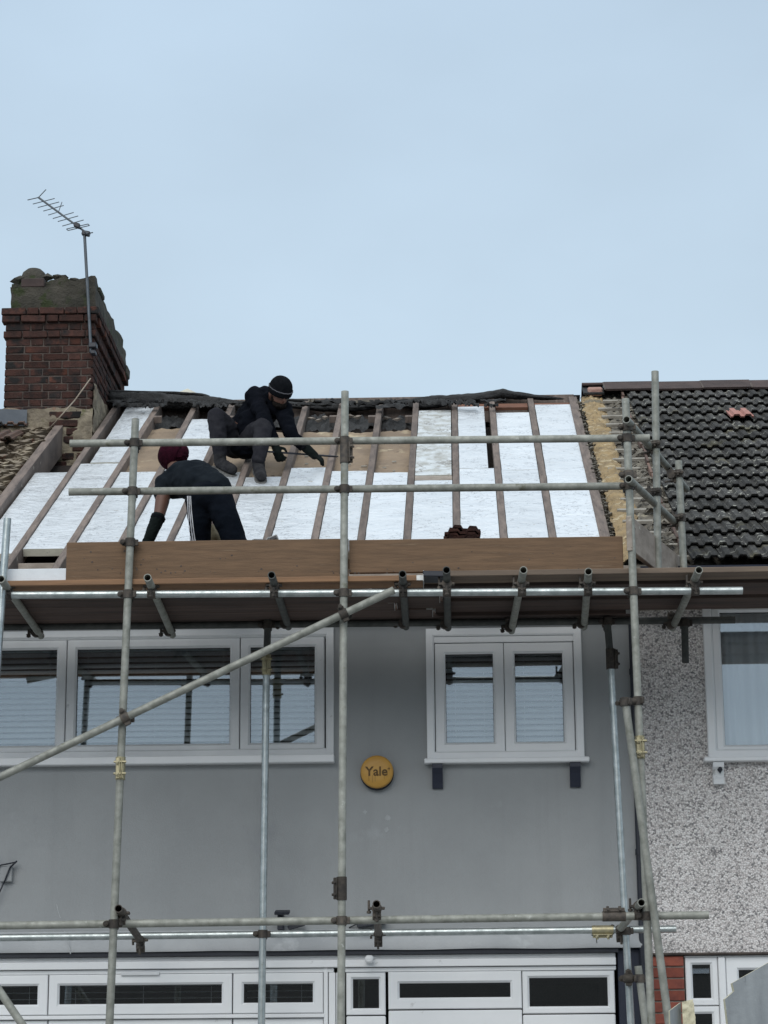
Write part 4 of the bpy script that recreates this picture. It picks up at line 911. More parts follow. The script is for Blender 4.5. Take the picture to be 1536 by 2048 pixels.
def swivel(p1, a1, p2, a2):
    m = MB(); a1, a2 = a1.normalized(), a2.normalized(); c = (p1+p2)/2; d = (p2-p1).normalized()
    m.tube(p1-a1*.026, p1+a1*.026, .0315, n=16); m.tube(p2-a2*.026, p2+a2*.026, .0315, n=16); m.tube(p1+d*.01, p2-d*.01, .02, n=12)
    for p, a in ((p1, a1), (p2, a2)):
        q = a.cross(d).normalized(); m.obox(p+q*.038, q*.026, d*.02, a*.04, .003); m.obox(p-q*.038, q*.026, d*.02, a*.04, .003)
        m.tube(p+q*.048-d*.036, p+q*.048+d*.03, .0075, n=8); m.tube(p+q*.048-d*.032, p+q*.048-d*.018, .0145, n=6)
    return m.build('swivel_coupler', MT['coupler'], scaf, True)
def sleeve_mesh():
    m = MB(); m.tube((0, 0, -.07), (0, 0, .07), .0305, n=18)
    m.obox((0, -.036, 0), (.006, 0, 0), (0, .03, 0), (0, 0, .13), .002); m.obox((.012, -.036, 0), (.006, 0, 0), (0, .03, 0), (0, 0, .13), .002)
    m.obox((0, -.031, 0), (.05, 0, 0), (0, .012, 0), (0, 0, .132), .004)
    for z in (-.036, .036):
        m.tube((-.01, -.03, z), (-.01, -.062, z), .008, n=8); m.tube((-.01, -.038, z), (-.01, -.052, z), .0155, n=6); m.tube((-.036, -.04, z), (.04, -.04, z), .007, n=8)
    o = m.build('sleeve_coupler', MT['coupler_new'], None, True); me = o.data; bpy.data.objects.remove(o)
    me2 = me.copy(); me2.materials.clear(); me2.materials.append(MT['coupler']); return me, me2
SMe, SMd = sleeve_mesh()
def sleeve(p, axis, face=-Y_, new=True):
    axis = axis.normalized(); y = -(face - axis*face.dot(axis)).normalized(); return inst('sleeve_coupler', SMe if new else SMd, scaf, p, frame3(y.cross(axis), y, axis))
# standards
s1 = gpole(271, 838, 219, 2048, YS); pole('standard', *s1)
s2 = gpole(690, 783, 682, 2048, YS); pole('standard', *s2)
s3 = gpole(1251, 798, 1303, 2048, YS); pole('standard', *s3)
a, b = P(15, 1037, YS), P(-16, 1480, YS); pole('standard', b + (b-a)*3, a, 'steel_new')
i1 = gpole(533, 1330, 523, 2048, YI); pole('standard', *i1, 'steel_new'); pole('standard', P(533, 1329, YI), P(536, 1236, YI), 'steel_dark')
i2 = gpole(1221, 1318, 1262, 2048, YI); pole('standard', *i2, 'steel_new'); pole('standard', P(1221, 1318, YI), P(1214, 1236, YI), 'steel_dark')
i4 = gpole(1276, 1932, 1291, 2048, YI-.06); pole('standard', *i4)
lean = gpole(1250, 1398, 1338, 2048, YS-.06); pole('raker', *lean)
pole('puncheon', P(1369, 1236, YL2-.05), P(1371, 1325, YL2-.05), 'steel_dark')
t1 = (P(1310, 743, 14.46), P(1316, 1140, 14.46)); pole('standard', *t1)
t2 = (P(1357, 922, 14.95), P(1368, 1150, 14.95)); pole('standard', *t2)
# guard rails
ra = (P(140, 887, YR), P(1299, 876, YR)); rb = (P(138, 984, YR), P(1262, 972, YR)); pole('guard_rail', *ra); pole('guard_rail', *rb)
H1, H2 = 4.767, 4.36
e1, e2 = P(1253, 839, 13.82), P(1373, 982, 15.6); e2.z = e1.z
pole('guard_rail', e1, e2); f1_, f2_ = P(1257, 958, 13.82), P(1352, 1050, 15.02); f2_.z = f1_.z; pole('guard_rail', f1_, f2_)
# ledgers
l1 = (P(8, 1190, YR), P(1485, 1181, YR)); pole('ledger', *l1, 'steel_new')
l2 = (P(-120, 1255, YL2), P(1470, 1240, YL2)); pole('ledger', *l2, 'steel_dark')
m1 = (P(-120, 1853, YR), P(1417, 1830, YR)); pole('ledger', *m1)
m2 = (P(-120, 1877, YL2), P(1352, 1858, YL2)); pole('ledger', *m2, 'steel_new')
pole('ledger', P(-130, 1190, YR+.05), P(4, 1163, YR+.05))
# braces
br = (P(-90, 1597, YS-.055), P(788, 1180, YS-.055)); pole('brace', *br)
pole('brace', P(-60, 1895, YS-.055), P(62, 2075, YS-.055))
def onl(l, px):                   # point of a tube above a pixel column
    lo, hi = 0.0, 1.0
    for _ in range(40):
        m_ = (lo+hi)/2; p = l[0].lerp(l[1], m_); v = M3.transposed() @ (p-Vector((0, 0, CAMZ))); x = 768 + FPX*v.x/-v.z
        if x < px: lo = m_
        else: hi = m_
    return l[0].lerp(l[1], (lo+hi)/2)
def ons(l, py):
    lo, hi = 0.0, 1.0
    for _ in range(40):
        m_ = (lo+hi)/2; p = l[0].lerp(l[1], m_); v = M3.transposed() @ (p-Vector((0, 0, CAMZ))); y = 1024 - FPX*v.y/-v.z
        if y < py: lo = m_
        else: hi = m_
    return l[0].lerp(l[1], (lo+hi)/2)
for l, (xs) in ((ra, (268, 689, 1252)), (rb, (264, 688, 1256)), (l1, (260, 686, 1264)), (m1, (229, 682, 1290))):
    for px, s in zip(xs, (s1, s2, s3)):
        q = onl(l, px); p = ons(s, 1024 - FPX*((M3.transposed() @ (q-Vector((0, 0, CAMZ)))).y)/-((M3.transposed() @ (q-Vector((0, 0, CAMZ)))).z)); coupler(p, flip=random.random() < .0)
coupler(ons(s1, 1085)); 
coupler(ons(i1, 1868)); coupler(ons(i2, 1862)); coupler(P(535, 1250, YI)); coupler(P(1215, 1243, YI)); coupler(P(1370, 1246, YL2-.05))
q = ons(t1, 890); coupler(q, Z_, (e2-e1).normalized(), Y_); q = ons(t1, 985); coupler(q, Z_, (e2-e1).normalized(), Y_)
coupler(ons(t2, 948), Z_, (e2-e1).normalized(), Y_); coupler(ons(t2, 1036), Z_, (e2-e1).normalized(), Y_)
coupler(P(1256, 872, YS-.01)+Vector((0, 0, .06))); coupler(P(1258, 968, YS-.01)+Vector((0, 0, .06)))
bd = (br[1]-br[0])
for s, px in ((s1, 250), (s2, 687)):
    p = onl(br, px); swivel(p, bd, Vector((p.x, YS, p.z)), Z_)
p = ons(lean, 1404); swivel(p, Z_, ons(s3, 1402), Z_); coupler(ons(i2, 1957), Z_, X_, -Y_)
p1, p2 = ons(i2, 1957), ons(i4, 1957); swivel(p1, Z_, p2, Z_)
sleeve(ons(s1, 1537), Z_); sleeve(ons(s2, 1777), Z_, -X_, False); sleeve(ons(s2, 905), Z_, X_, False)
sleeve(P(533, 1330, YI), Z_); sleeve(P(1221, 1318, YI), Z_, X_, False); sleeve(ons(s3, 1495), Z_)
sleeve(onl(m1, 1228), X_, Z_, False); sleeve(onl(m2, 1205), X_, -Z_, True)
cable('wire_tie', '', [onl(m2, 1182)+Vector((0, 0, -.03)), onl(m2, 1192)+Vector((0, 0, -.05)), onl(m2, 1193)+Vector((0, 0, -.085))], .003, 'steel_dark', parent=scaf)
# transoms
TRS = [(2, 1158, 82, 1268), (295, 1155, 345, 1266), (543, 1150, 577, 1250), (805, 1148, 812, 1250), (893, 1140, 896, 1252), (1047, 1140, 1023, 1258), (1177, 1143, 1168, 1250), (1398, 1140, 1345, 1252)]
for k, (a_, b_, c_, d_) in enumerate(TRS):
    p, q = P(a_, b_, 13.74), P(c_, d_+4, 15.31); pole('transom', p, q, 'steel_dark' if k in (3, 4, 2) else 'steel')
    f = (YR-p.y)/(q.y-p.y); c = p.lerp(q, f); coupler(Vector((c.x+.0, YR, l1[0].lerp(l1[1], (c.x-l1[0].x)/(l1[1].x-l1[0].x)).z)), X_, (q-p).normalized(), Z_)
    f = (YL2-p.y)/(q.y-p.y); c = p.lerp(q, f); coupler(c + Vector((-.02, 0, 0)), (q-p).normalized(), X_, Z_)
for (a_, b_, c_, d_) in ((237, 1817, 283, 1884), (753, 1808, 757, 1872), (1283, 1805, 1237, 1862)):
    p, q = P(a_, b_, 13.78), P(c_, d_, 15.30); pole('transom', p, q, 'coupler' if a_ != 1283 else 'steel')
    f = (YR-p.y)/(q.y-p.y); c = p.lerp(q, f); coupler(c-Vector((0, 0, .05)), X_, (q-p).normalized(), Z_)
    f = (YL2-p.y)/(q.y-p.y); c = p.lerp(q, f); coupler(c, (q-p).normalized(), X_, -Z_)
# deck boards
DZL, DZR = P(700, 1163, 13.945).z, P(900, 1152, 13.97).z
def plank(x0_, x1_, y, z, mat='deck', h=.036, w_=.222, band=(True, True), name='scaffold_board'):
    e_ = [random.uniform(-.004, .004) for _ in range(2)]
    m = MB().obox(((x0_+x1_)/2, y+w_/2, z+h/2), (x1_-x0_, 0, e_[0]), (0, w_, e_[1]*.3), (0, 0, h), .004); o = m.build(name, MT[mat], scaf)
    for k, xx in enumerate((x0_, x1_)):
        if band[k]: MB().obox((xx+(-.0015 if k == 0 else .0015), y+w_/2, z+h/2), (.003, 0, 0), (0, w_+.006, 0), (0, 0, h+.006)).build('end_band', MT['band'], o); MB().box((xx-(0 if k == 0 else .04), y-.0035, z+.002), (xx+(.04 if k == 0 else 0), y-.001, z+h-.002)).build('end_band', MT['band'], o)
    return o
xa, xb, xc = P(-500, 1160, 14).x, P(846, 1155, 14).x, P(848, 1150, 14).x
for k in range(5):
    y = 13.945 + k*.232
    j = [0, -.35, .1, -.2, .05][k]
    plank(xa, xb+j if k else xb, y, DZL, 'edge' if k == 0 else 'deck')
    plank((xc if k == 0 else xb+j+.02), xc+3.3, y+.025, DZR if k == 0 else DZR-(.02 if k % 2 else 0), 'deck_old' if k == 0 else 'deck')
plank(xa, P(1262, 1240, 15.2).x, 15.108, DZL+.004)
plank(P(846, 1150, 14).x, P(890, 1150, 14).x, 13.955, DZR-.003, 'black', .035, .2, (False, False))
# toe boards
def toe(xa_, xb_, z=DZR+.030, y=13.985, h=.215):
    return MB().box((xa_, y, z), (xb_, y+.034, z+h), .004).build('toe_board', MT['toe'], scaf)
toe(P(133, 1100, 13.985).x, P(697, 1100, 13.985).x, DZL+.039, h=.248); toe(P(697, 1100, 13.985).x+.003, P(1246, 1100, 13.985).x, z=DZR+.030)
za = P(1257, 1032, 13.93).z; pa, pb = P(1255, 1066, 13.93), P(1340, 1090, 15.1)
pa = Vector((P(1256, 1032, 13.93).x, 13.90, za-.118)); pb = P(1372, 1140, 15.3); pb.z = pa.z
d = (pb-pa); s_ = Vector((d.y, -d.x, 0)).normalized()
MB().obox((pa+pb)/2, d, s_*.036, (0, 0, .225), .004).build('toe_board', MT['greyboard'], scaf)['label'] = 'pale weathered end board set at an angle'
# things lying about on the lift
o = thing('insulation_offcut', 'white insulation offcut lying on the boards left of the brown toe board', 'insulation board', P(70, 1153, 14.1))
xa_, xb_ = P(8, 1140, 13.99).x, P(132.5, 1140, 13.99).x
MB().obox(((xa_+xb_)/2, 14.02, DZL+.036+.043), (xb_-xa_, 0, 0), (0, .05, 0), (0, 0, .084), .003).build('foil_face', pm('white_facing', (.74,.77,.80), (.66,.69,.72), 5, 8, .6, bump=.2, bscale=40, spots=[((.30,.29,.27), 16, .70, .04)]), o)
MB().obox(((xa_+xb_)/2, 14.07, DZL+.036+.043), (xb_-xa_, 0, 0), (0, .045, 0), (0, 0, .084), .002).build('foam_core', MT['foam'], o)
# stack of old tiles
st = thing('tile_stack', 'pile of old brown red roof tiles standing on the lift behind the toe board', 'tile stack', P(924, 1160, 14.35))
TB = tile_mesh('stacked_tile', pm('rust_brown_tile', (.11,.048,.036), (.055,.03,.026), 14, 8, .9, rnd=.4, bump=.5, bscale=70), cover=.235)
z = DZR+.037; top = P(924, 1058, 14.35).z; k = 0; cx_ = P(924, 1070, 14.35).x
while z < top-.02:
    inst('tile', TB, st, (cx_+random.uniform(-.010, .010), 14.32+random.uniform(-.012, .012), z), Matrix.Rotation(random.uniform(-.06, .06), 3, 'Z') @ Matrix.Rotation(random.uniform(-.03, .03), 3, 'Y'), (1, .95, 1)); z += .0225; k += 1
inst('tile', TB, st, (cx_+.02, 14.34, z+.004), Matrix.Rotation(.10, 3, 'Z') @ Matrix.Rotation(.05, 3, 'Y'), (.85, .8, 1))
# cordless tool lying at the foot of the rafters
tp = PR(536, 1084, .05); tl = thing('power_tool', 'black cordless tool with a grey battery lying by the foot of a rafter', 'power tool', tp)
MB().obox(tp+Vector((-.045, 0, .0)), (.12, 0, -.004), (0, .06, 0), (0, 0, .032), .008).build('body', MT['toolbody'], tl)
MB().tube(tp+Vector((-.11, -.01, .002)), tp+Vector((-.085, -.01, .004)), .015, n=12).build('nose', MT['toolbody'], tl)
MB().obox(tp+Vector((.035, -.02, .012)), (.075, 0, .030), (0, .07, 0), (-.014, 0, .036), .006).build('battery', MT['toolgrey'], tl)
MB().obox(tp+Vector((.042, -.062, .012)), (.045, 0, .018), (0, .01, 0), (-.008, 0, .022), .003).build('battery_label', MT['toolbody'], tl)
cable('strap', '', [tp+Vector((.01, -.06, .02)), tp+Vector((-.01, -.09, -.01)), tp+Vector((-.03, -.1, -.05))], .004, 'toolgrey', parent=tl)

# ------------------------------------------------------------------ people
def blob(name, parts, mat, parent, vox=.012, sm=5, amp=0.0, fr=9, seed=0):
    """parts: polylines [(point, radius), ...] or ('e', centre, ax, ay, az) ellipsoids, fused to one skin"""
    import bmesh
    m = MB()
    def ell(c, ax, ay, az):
        nu, nv = 14, 9; vs = []; c, ax, ay, az = Vector(c), Vector(ax), Vector(ay), Vector(az)
        vs.append(c-az)
        for j in range(1, nv):
            th = -math.pi/2+math.pi*j/nv
            for i in range(nu): ph = 2*math.pi*i/nu; vs.append(c+ax*math.cos(th)*math.cos(ph)+ay*math.cos(th)*math.sin(ph)+az*math.sin(th))
        vs.append(c+az); n = len(vs)-1; fs = [(0, 1+(i+1) % nu, 1+i) for i in range(nu)]
        for j in range(nv-2): fs += [(1+j*nu+i, 1+j*nu+(i+1) % nu, 1+(j+1)*nu+(i+1) % nu, 1+(j+1)*nu+i) for i in range(nu)]
        fs += [(n, n-nu+i, n-nu+(i+1) % nu) for i in range(nu)]; m.add(vs, fs)
    for p in parts:
        if p[0] == 'e': ell(*p[1:])
        else:
            for c, r in p: ell(c, (r, 0, 0), (0, r, 0), (0, 0, r))
            for (a, ra_), (b, rb_) in zip(p, p[1:]):
                n = max(1, int((Vector(b)-Vector(a)).length/ (min(ra_, rb_)*.5)))
                for k in range(n):
                    f0, f1 = k/n, (k+1)/n; m.tube(Vector(a).lerp(Vector(b), f0), Vector(a).lerp(Vector(b), f1), ra_+(rb_-ra_)*f0, ra_+(rb_-ra_)*f1, n=14)
    o = m.build(name, None, parent)
    md = o.modifiers.new('r', 'REMESH'); md.mode = 'VOXEL'; md.voxel_size = vox; md.use_smooth_shade = True
    ms = o.modifiers.new('s', 'SMOOTH'); ms.iterations = sm; ms.factor = .5
    dg = bpy.context.evaluated_depsgraph_get(); dg.update(); me = bpy.data.meshes.new_from_object(o.evaluated_get(dg))
    o.modifiers.clear(); o.data = me; me.materials.clear(); me.materials.append(MT[mat])
    if amp:
        ns = [v.normal.copy() for v in me.vertices]
        for v, n in zip(me.vertices, ns):
            q = v.co*fr; a_ = noise.noise(Vector((q.x+seed, q.y, q.z*1.6))) + .5*noise.noise(Vector((q.x*2.3, q.y*2.3+seed, q.z*3.4)))
            v.co += n*amp*(-abs(a_)*2+.6)
    me.polygons.foreach_set('use_smooth', [True]*len(me.polygons)); me.update(); return o
def hand(c, d, up, s=1.0, curl=.5):
    """palm at c pointing along d, back of the hand towards up: four fingers and a thumb"""
    d = Vector(d).normalized(); up = (Vector(up)-d*Vector(up).dot(d)).normalized(); sd = d.cross(up)
    L = [('e', Vector(c), sd*.044*s, d*.052*s, up*.018*s)]
    for k, (o_, ln) in enumerate(((-.033, .062), (-.011, .074), (.011, .070), (.033, .055))):
        b = Vector(c)+sd*o_*s+d*.040*s; m_ = b+(d*math.cos(curl*.6)-up*math.sin(curl*.6))*ln*.55*s; t = m_+(d*math.cos(curl*1.8)-up*math.sin(curl*1.8))*ln*.5*s
        L.append([(b, .0105*s), (m_, .0098*s), (t, .0085*s)])
    b = Vector(c)-sd*.036*s-d*.015*s; m_ = b+(-sd*.75+d*.6-up*.3).normalized()*.04*s; L.append([(b, .013*s), (m_, .0115*s), (m_+(d*.85-up*.5).normalized()*.03*s, .0095*s)])
    return L
def head_parts(c, f, up, s=1.0):
    f = Vector(f).normalized(); up = (Vector(up)-f*Vector(up).dot(f)).normalized(); sd = f.cross(up); c = Vector(c)
    L = [('e', c+up*.02*s, sd*.078*s, f*.098*s, up*.092*s), ('e', c+f*.022*s-up*.050*s, sd*.060*s, f*.070*s, up*.062*s),
         ('e', c+f*.098*s-up*.030*s, sd*.013*s, f*.022*s, up*.024*s), ('e', c+f*.070*s-up*.095*s, sd*.026*s, f*.024*s, up*.02*s),
         ('e', c+f*.088*s-up*.063*s, sd*.024*s, f*.012*s, up*.010*s)]
    for q in (-1, 1): L.append(('e', c+sd*.080*s*q-up*.025*s, sd*.010*s, f*.018*s, up*.032*s))
    return L
W = P
# --- worker squatting on the rafters
w1 = thing('person', 'worker in black jacket and beanie squatting on the rafters, reaching down with a pry bar', 'person', PR(480, 925))
hc = W(560, 783, 17.72); hf = Vector((.42, -.62, -.62)); hu = Vector((.25, -.55, .9))
sVL, eVL, wVL, hVL = W(510, 795, 17.90), W(531, 846, 17.64), W(549, 886, 17.66), W(554, 903, 17.66)
sVR, eVR, wVR, hVR = W(566, 818, 17.84), W(580, 864, 17.66), W(612, 896, 17.74), W(629, 911, 17.78)
pel, che = W(480, 878, 18.06), W(522, 818, 17.98)
kL, aL, kR, aR = W(433, 834, 17.72), W(440, 912, 17.74), W(527, 855, 17.62), W(517, 921, 17.56)
body = head_parts(hc, hf, hu) + [[(hc-Vector(hf).normalized()*.03, .055), (W(540, 805, 17.92), .06)], [(pel, .11), (che, .12)], [(che, .11), (sVL, .055), (eVL, .04), (wVL, .03)], [(che, .10), (sVR, .05), (eVR, .038), (wVR, .028)],
    [(pel, .1), (kL, .055), (aL, .038)], [(pel, .1), (kR, .055), (aR, .038)]]
blob('body', body, 'skin', w1, .009, 3)
blob('jacket', [[(pel+Vector((0, 0, .0)), .145), (W(500, 848, 18.05), .145), (che, .150), (W(528, 800, 17.96), .115)], [(W(520, 800, 17.96), .11), (sVL+Vector((0, 0, .01)), .085), (eVL, .058), (wVL, .046)], [(W(540, 812, 17.93), .11), (sVR, .080), (eVR, .056), (W(606, 891, 17.73), .045)],
    [(W(470, 885, 18.0), .11), (W(498, 892, 17.92), .10)], ('e', W(541, 795, 17.86), (.07, 0, 0), (0, .07, 0), (0, 0, .05)), ('e', W(505, 850, 17.86), (.13, 0, 0), (0, .09, 0), (0, 0, .15))], 'jacket', w1, .011, 4, .011, 7, 3)
blob('trousers', [[(W(470, 888, 18.02), .12), (W(450, 856, 17.86), .098), (kL, .078), (W(436, 870, 17.70), .070), (W(440, 905, 17.74), .056)], [(W(492, 890, 18.0), .12), (W(512, 868, 17.8), .098), (kR, .080), (W(523, 885, 17.57), .068), (W(517, 918, 17.55), .056)]], 'jean', w1, .011, 4, .006, 9, 5)
toL, toR = PR(462, 938, .04), PR(522, 951, .04)
for (an, toe_, name) in ((aL, toL, 'boot'), (aR, toR, 'boot')):
    heel = an + Vector((0, .02, -.055)); dd = (toe_-heel); dd = dd.normalized()*.21
    o = blob('boot', [[(an, .052), (heel+Vector((0, 0, .01)), .052)], [(heel, .048), (heel+dd*.6, .048), (heel+dd, .042)], ('e', heel+dd*.9, (.048, 0, 0), (0, .055, 0), (0, 0, .038))], 'boot', w1, .008, 3, .003, 20)
    nrm = RN if an is aR else Vector((.25, -.5, .8)).normalized()
    sd_ = dd.normalized().cross(nrm).normalized(); up_ = sd_.cross(dd.normalized())
    m = MB(); out = [(-.05, .03), (-.056, .045), (.06, .042), (.15, .05), (.22, .044), (.255, .02)]
    pts = [(x, y) for x, y in out] + [(x, -y) for x, y in out[::-1]]
    vs = [heel + dd.normalized()*x + sd_*y - up_*(h_) for h_ in (.038, .060) for x, y in pts]; n = len(pts)
    m.add(vs, [tuple(range(n)), tuple(range(n, 2*n))] + [(i, (i+1) % n, n+(i+1) % n, n+i) for i in range(n)]); m.build('sole', MT['sole'], o)
barA, barB = W(546, 904, 17.64), PR(670, 913, .035)
bdv = (barB-barA).normalized()
blob('glove', hand(hVL, Vector((.35, -.2, -1)), Vector((-.5, -.8, 0)), 1.0, .9) + [[(wVL, .036), (hVL, .033)]], 'glove', w1, .0055, 2)
blob('glove', hand(hVR, Vector((.9, .1, -.45)), Vector((.1, -.5, .8)), 1.0, .55) + [[(wVR, .040), (hVR, .034)]], 'glove', w1, .0055, 2)
fn_ = hf.normalized(); un_ = (hu-fn_*hu.dot(fn_)).normalized(); sn_ = fn_.cross(un_)
def beanie(parent, c, f, u, sd_, mat, line=None, s=1.0):
    m = MB(); n, r = 36, 14
    def pt(i, j, k=1.0):
        th = j/r*(math.pi/2+.42); ph = 2*math.pi*i/n; R1 = math.sin(th)
        rib = 1+.018*math.cos(ph*18); z = math.cos(th)
        return c + u*(.025+.105*z)*s + (sd_*math.cos(ph)*.092+f*math.sin(ph)*.112)*R1**.85*rib*k*s*(1 if j < r-3 else 1.05)
    vs = [pt(i, j) for j in range(1, r+1) for i in range(n)] + [pt(0, 0)] + [pt(i, r, .93) for i in range(n)]
    fs = [((j)*n+i, j*n+(i+1) % n, (j+1)*n+(i+1) % n, (j+1)*n+i) for j in range(r-1) for i in range(n)] + [(r*n, (i+1) % n, i) for i in range(n)]
    k0 = r*n+1; fs += [((r-1)*n+i, (r-1)*n+(i+1) % n, k0+(i+1) % n, k0+i) for i in range(n)]
    o = m.add(vs, fs).build('beanie', MT[mat], parent, 'all')
    if line:
        m = MB(); k = r-4
        for i in range(n): m.tube(pt(i, k+.6, 1.04), pt(i+1, k+.6, 1.04), .0045, n=6)
        m.build('knit_line', MT[line], o, 'all')
    return o
beanie(w1, hc, fn_, un_, sn_, 'knit', 'knitline')
for q in (-1, 1):
    blob('eye', [('e', hc+fn_*.087+sn_*.030*q-un_*.012, sn_*.013, fn_*.010, un_*.009)], 'black', w1, .003, 1)
blob('beard', [('e', hc+fn_*.050-un_*.092, sn_*.062, fn_*.058, un_*.036), ('e', hc+fn_*.01-un_*.065, sn_*.069, fn_*.045, un_*.04)], 'beard', w1, .006, 2, .004, 40)
pb_ = thing('pry_bar', 'thin dark steel pry bar held low by the squatting worker', 'pry bar', (barA+barB)/2)
MB().tube(barA-bdv*.08, barB, .0085, n=8).build('shaft', MT['black'], pb_, True)
MB().obox(barB+bdv*.0, bdv*.05, bdv.cross(Z_).normalized()*.03, (0, 0, .008), .002).build('claw', MT['black'], pb_)
# --- worker bending over the eaves, seen from behind
w2 = thing('person', 'worker in maroon beanie and striped tracksuit bottoms bending over the eaves, back turned', 'person', P(420, 1224, 15.0))
DT = DZL+.038
hc2 = W(347, 915, 15.40); hf2 = Vector((-.25, .75, -.62)); hu2 = Vector((-.62, -.05, .30))
s2L, e2L, w2L, h2L = W(330, 970, 15.24), W(319, 1028, 15.18), W(303, 1066, 15.16), W(295, 1087, 15.16)
s2R, e2R, w2R, h2R = W(388, 962, 15.42), W(404, 1022, 15.44), W(424, 1060, 15.30), W(431, 1074, 15.24)
pe2, mi2, ch2 = W(419, 988, 14.93), W(392, 962, 15.10), W(352, 966, 15.26)
k2L = W(401, 1092, 15.0); a2L = Vector((W(403, 1190, 14.95).x, 14.93, DT+.10)); k2R = W(471, 1085, 14.86); a2R = Vector((W(462, 1190, 15.0).x, 15.02, DT+.10))
body = head_parts(hc2, hf2, hu2, .98) + [[(hc2, .05), (W(352, 950, 15.32), .055)], [(pe2, .085), (mi2, .085), (ch2, .08)], [(ch2, .09), (s2L, .056), (e2L, .041), (w2L, .032)], [(ch2, .09), (s2R, .052), (e2R, .038), (w2R, .03)],
    [(pe2+Vector((-.03,0,0)), .075), (k2L, .045), (a2L, .035)], [(pe2+Vector((.04,0,0)), .075), (k2R, .045), (a2R, .035)], [(s2L, .056), (W(324, 1005, 15.21), .050), (e2L, .041)]]
blob('body', body, 'skin', w2, .009, 3)
blob('tshirt', [[(W(426, 980, 14.96), .128), (mi2, .145), (W(366, 958, 15.22), .128), (ch2, .112)], [(ch2, .11), (s2L, .076), (W(324, 990, 15.23), .062)], [(ch2, .10), (s2R, .075), (W(395, 985, 15.43), .062)],
    ('e', W(436, 984, 14.95), (.10, 0, 0), (0, .11, 0), (0, 0, .085))], 'tee', w2, .010, 4, .010, 6, 2)
tro = blob('trousers', [('e', W(418, 995, 14.92), (.150, 0, 0), (0, .135, 0), (0, 0, .12)), [(W(397, 1000, 14.92), .095), (W(400, 1045, 14.94), .078), (k2L, .066), (a2L, .055)], [(W(438, 1002, 14.90), .102), (W(455, 1045, 14.86), .088), (k2R, .080), (a2R, .058)]], 'track', w2, .010, 4, .006, 7, 7)
for a in (a2L, a2R):
    heel = Vector((a.x, a.y-.02, DT+.045)); o = blob('boot', [[(a, .05), (heel, .05)], [(heel, .045), (heel+Vector((-.03, .13, 0)), .045), (heel+Vector((-.04, .20, -.004)), .038)]], 'boot', w2, .009, 3)
    MB().obox(heel+Vector((-.02, .085, -.036)), (-.05, .28, 0), (.085, .02, 0), (0, 0, .018), .006).build('sole', MT['sole'], o)
blob('glove', hand(h2L, Vector((-.25, .3, -1)), Vector((-.2, -1, 0)), 1.02, .5) + [[(W(316, 1036, 15.175), .049), (w2L, .043), (h2L, .036)]], 'glove', w2, .006, 2, .003, 25)
blob('glove', hand(h2R, Vector((.5, 0, -.6)), Vector((0, -1, .3)), 1.05, .9) + [[(w2R, .04), (h2R, .034)]], 'glove_tan', w2, .006, 2)
f2n = hf2.normalized(); u2n = (hu2-f2n*hu2.dot(f2n)).normalized(); beanie(w2, hc2 - f2n*.012 - u2n*.02, f2n, u2n, f2n.cross(u2n), 'maroon', None, 1.02)
blob('beanie_turn_up', [('e', hc2 - f2n*.045 - u2n*.045, f2n.cross(u2n)*.080, f2n*.074, u2n*.056)], 'maroon', w2, .006, 3, .004, 30)
from mathutils.bvhtree import BVHTree
bvh = BVHTree.FromPolygons([v.co + ORG[w2.name] for v in tro.data.vertices], [tuple(p.vertices) for p in tro.data.polygons])
for k in range(3):
    m = MB(); vs = []
    for j in range(40):
        py = 992 + j*3.2; f = j/39
        xL = 374.5 + 1.5*f + 11*f*f + k*(3.0+1.6*f)
        for w_ in (0, 1.7+.5*f):
            d = ray(xL+w_, py); h_ = bvh.ray_cast(Vector((0, 0, CAMZ)), d.normalized())
            vs.append((h_[0] + h_[1]*.0015) if h_[0] else None)
    for j in range(39):
        q = vs[2*j:2*j+4]
        if all(v is not None for v in q) and max((q[0]-q[2]).length, (q[1]-q[3]).length) < .05: m.add(q, [(0, 1, 3, 2)])
    m.build('side_stripe', MT['stripe'], tro)

# ------------------------------------------------------------------ insulation boards standing in front, bottom right
def slab(label, pts, Y, th, mface, medge, rotskew=0.0, dy=0.0):
    c = [P(x, y, Y) for x, y in pts]
    o = thing('insulation_board', label, 'insulation board', (sum(v.x for v in c)/len(c), Y, 0), 'insulation boards stood on end in front of the house')
    n = len(c); f = MB(); v2 = [v + Vector((0, rotskew*(v.x-c[0].x), 0)) for v in c]
    f.add(v2 + [v + Vector((0, .003, 0)) for v in v2], [tuple(range(n)), tuple(range(n, 2*n))] + [(i, (i+1) % n, n+(i+1) % n, n+i) for i in range(n)]); f.build('foil_face', MT[mface], o)
    e_ = MB(); e_.add([v + Vector((0, .0035, 0)) for v in v2] + [v + Vector((dy, th, 0)) for v in v2], [tuple(range(n)), tuple(range(n, 2*n))] + [(i, (i+1) % n, n+(i+1) % n, n+i) for i in range(n)]); e_.build('foam_core', MT[medge], o)
    return o
zt0 = 2700
def low(px, Y): return (px, 2990)
slab('big grey foil insulation board with a stepped cut edge standing at the bottom right', [(1620, 1886), (1535, 1926), (1462, 1967), (1466, 1983), (1447, 1999), (1475, 2230), (1490, 3000), (1620, 3000)], 9.6, .07, 'pirface', 'piredge', .15)
slab('smaller insulation board with a ragged cream foam edge standing by the scaffold foot', [(1340, 2021), (1364, 2004), (1372, 2230), (1400, 2910), (1350, 2910), (1345, 2230)], 10.6, .075, 'pirface', 'piredge', .9)
c0, c1, c2, c3 = P(1364, 2004, 10.62), P(1386, 1998, 10.62), P(1410, 2230, 10.62), P(1374, 2230, 10.62)
m = MB()
sp = thing('foam_offcut', 'cream foam edge of a snapped insulation board beside its grey face', 'insulation board', (c3.x, 10.62, 0), 'insulation boards stood on end in front of the house')
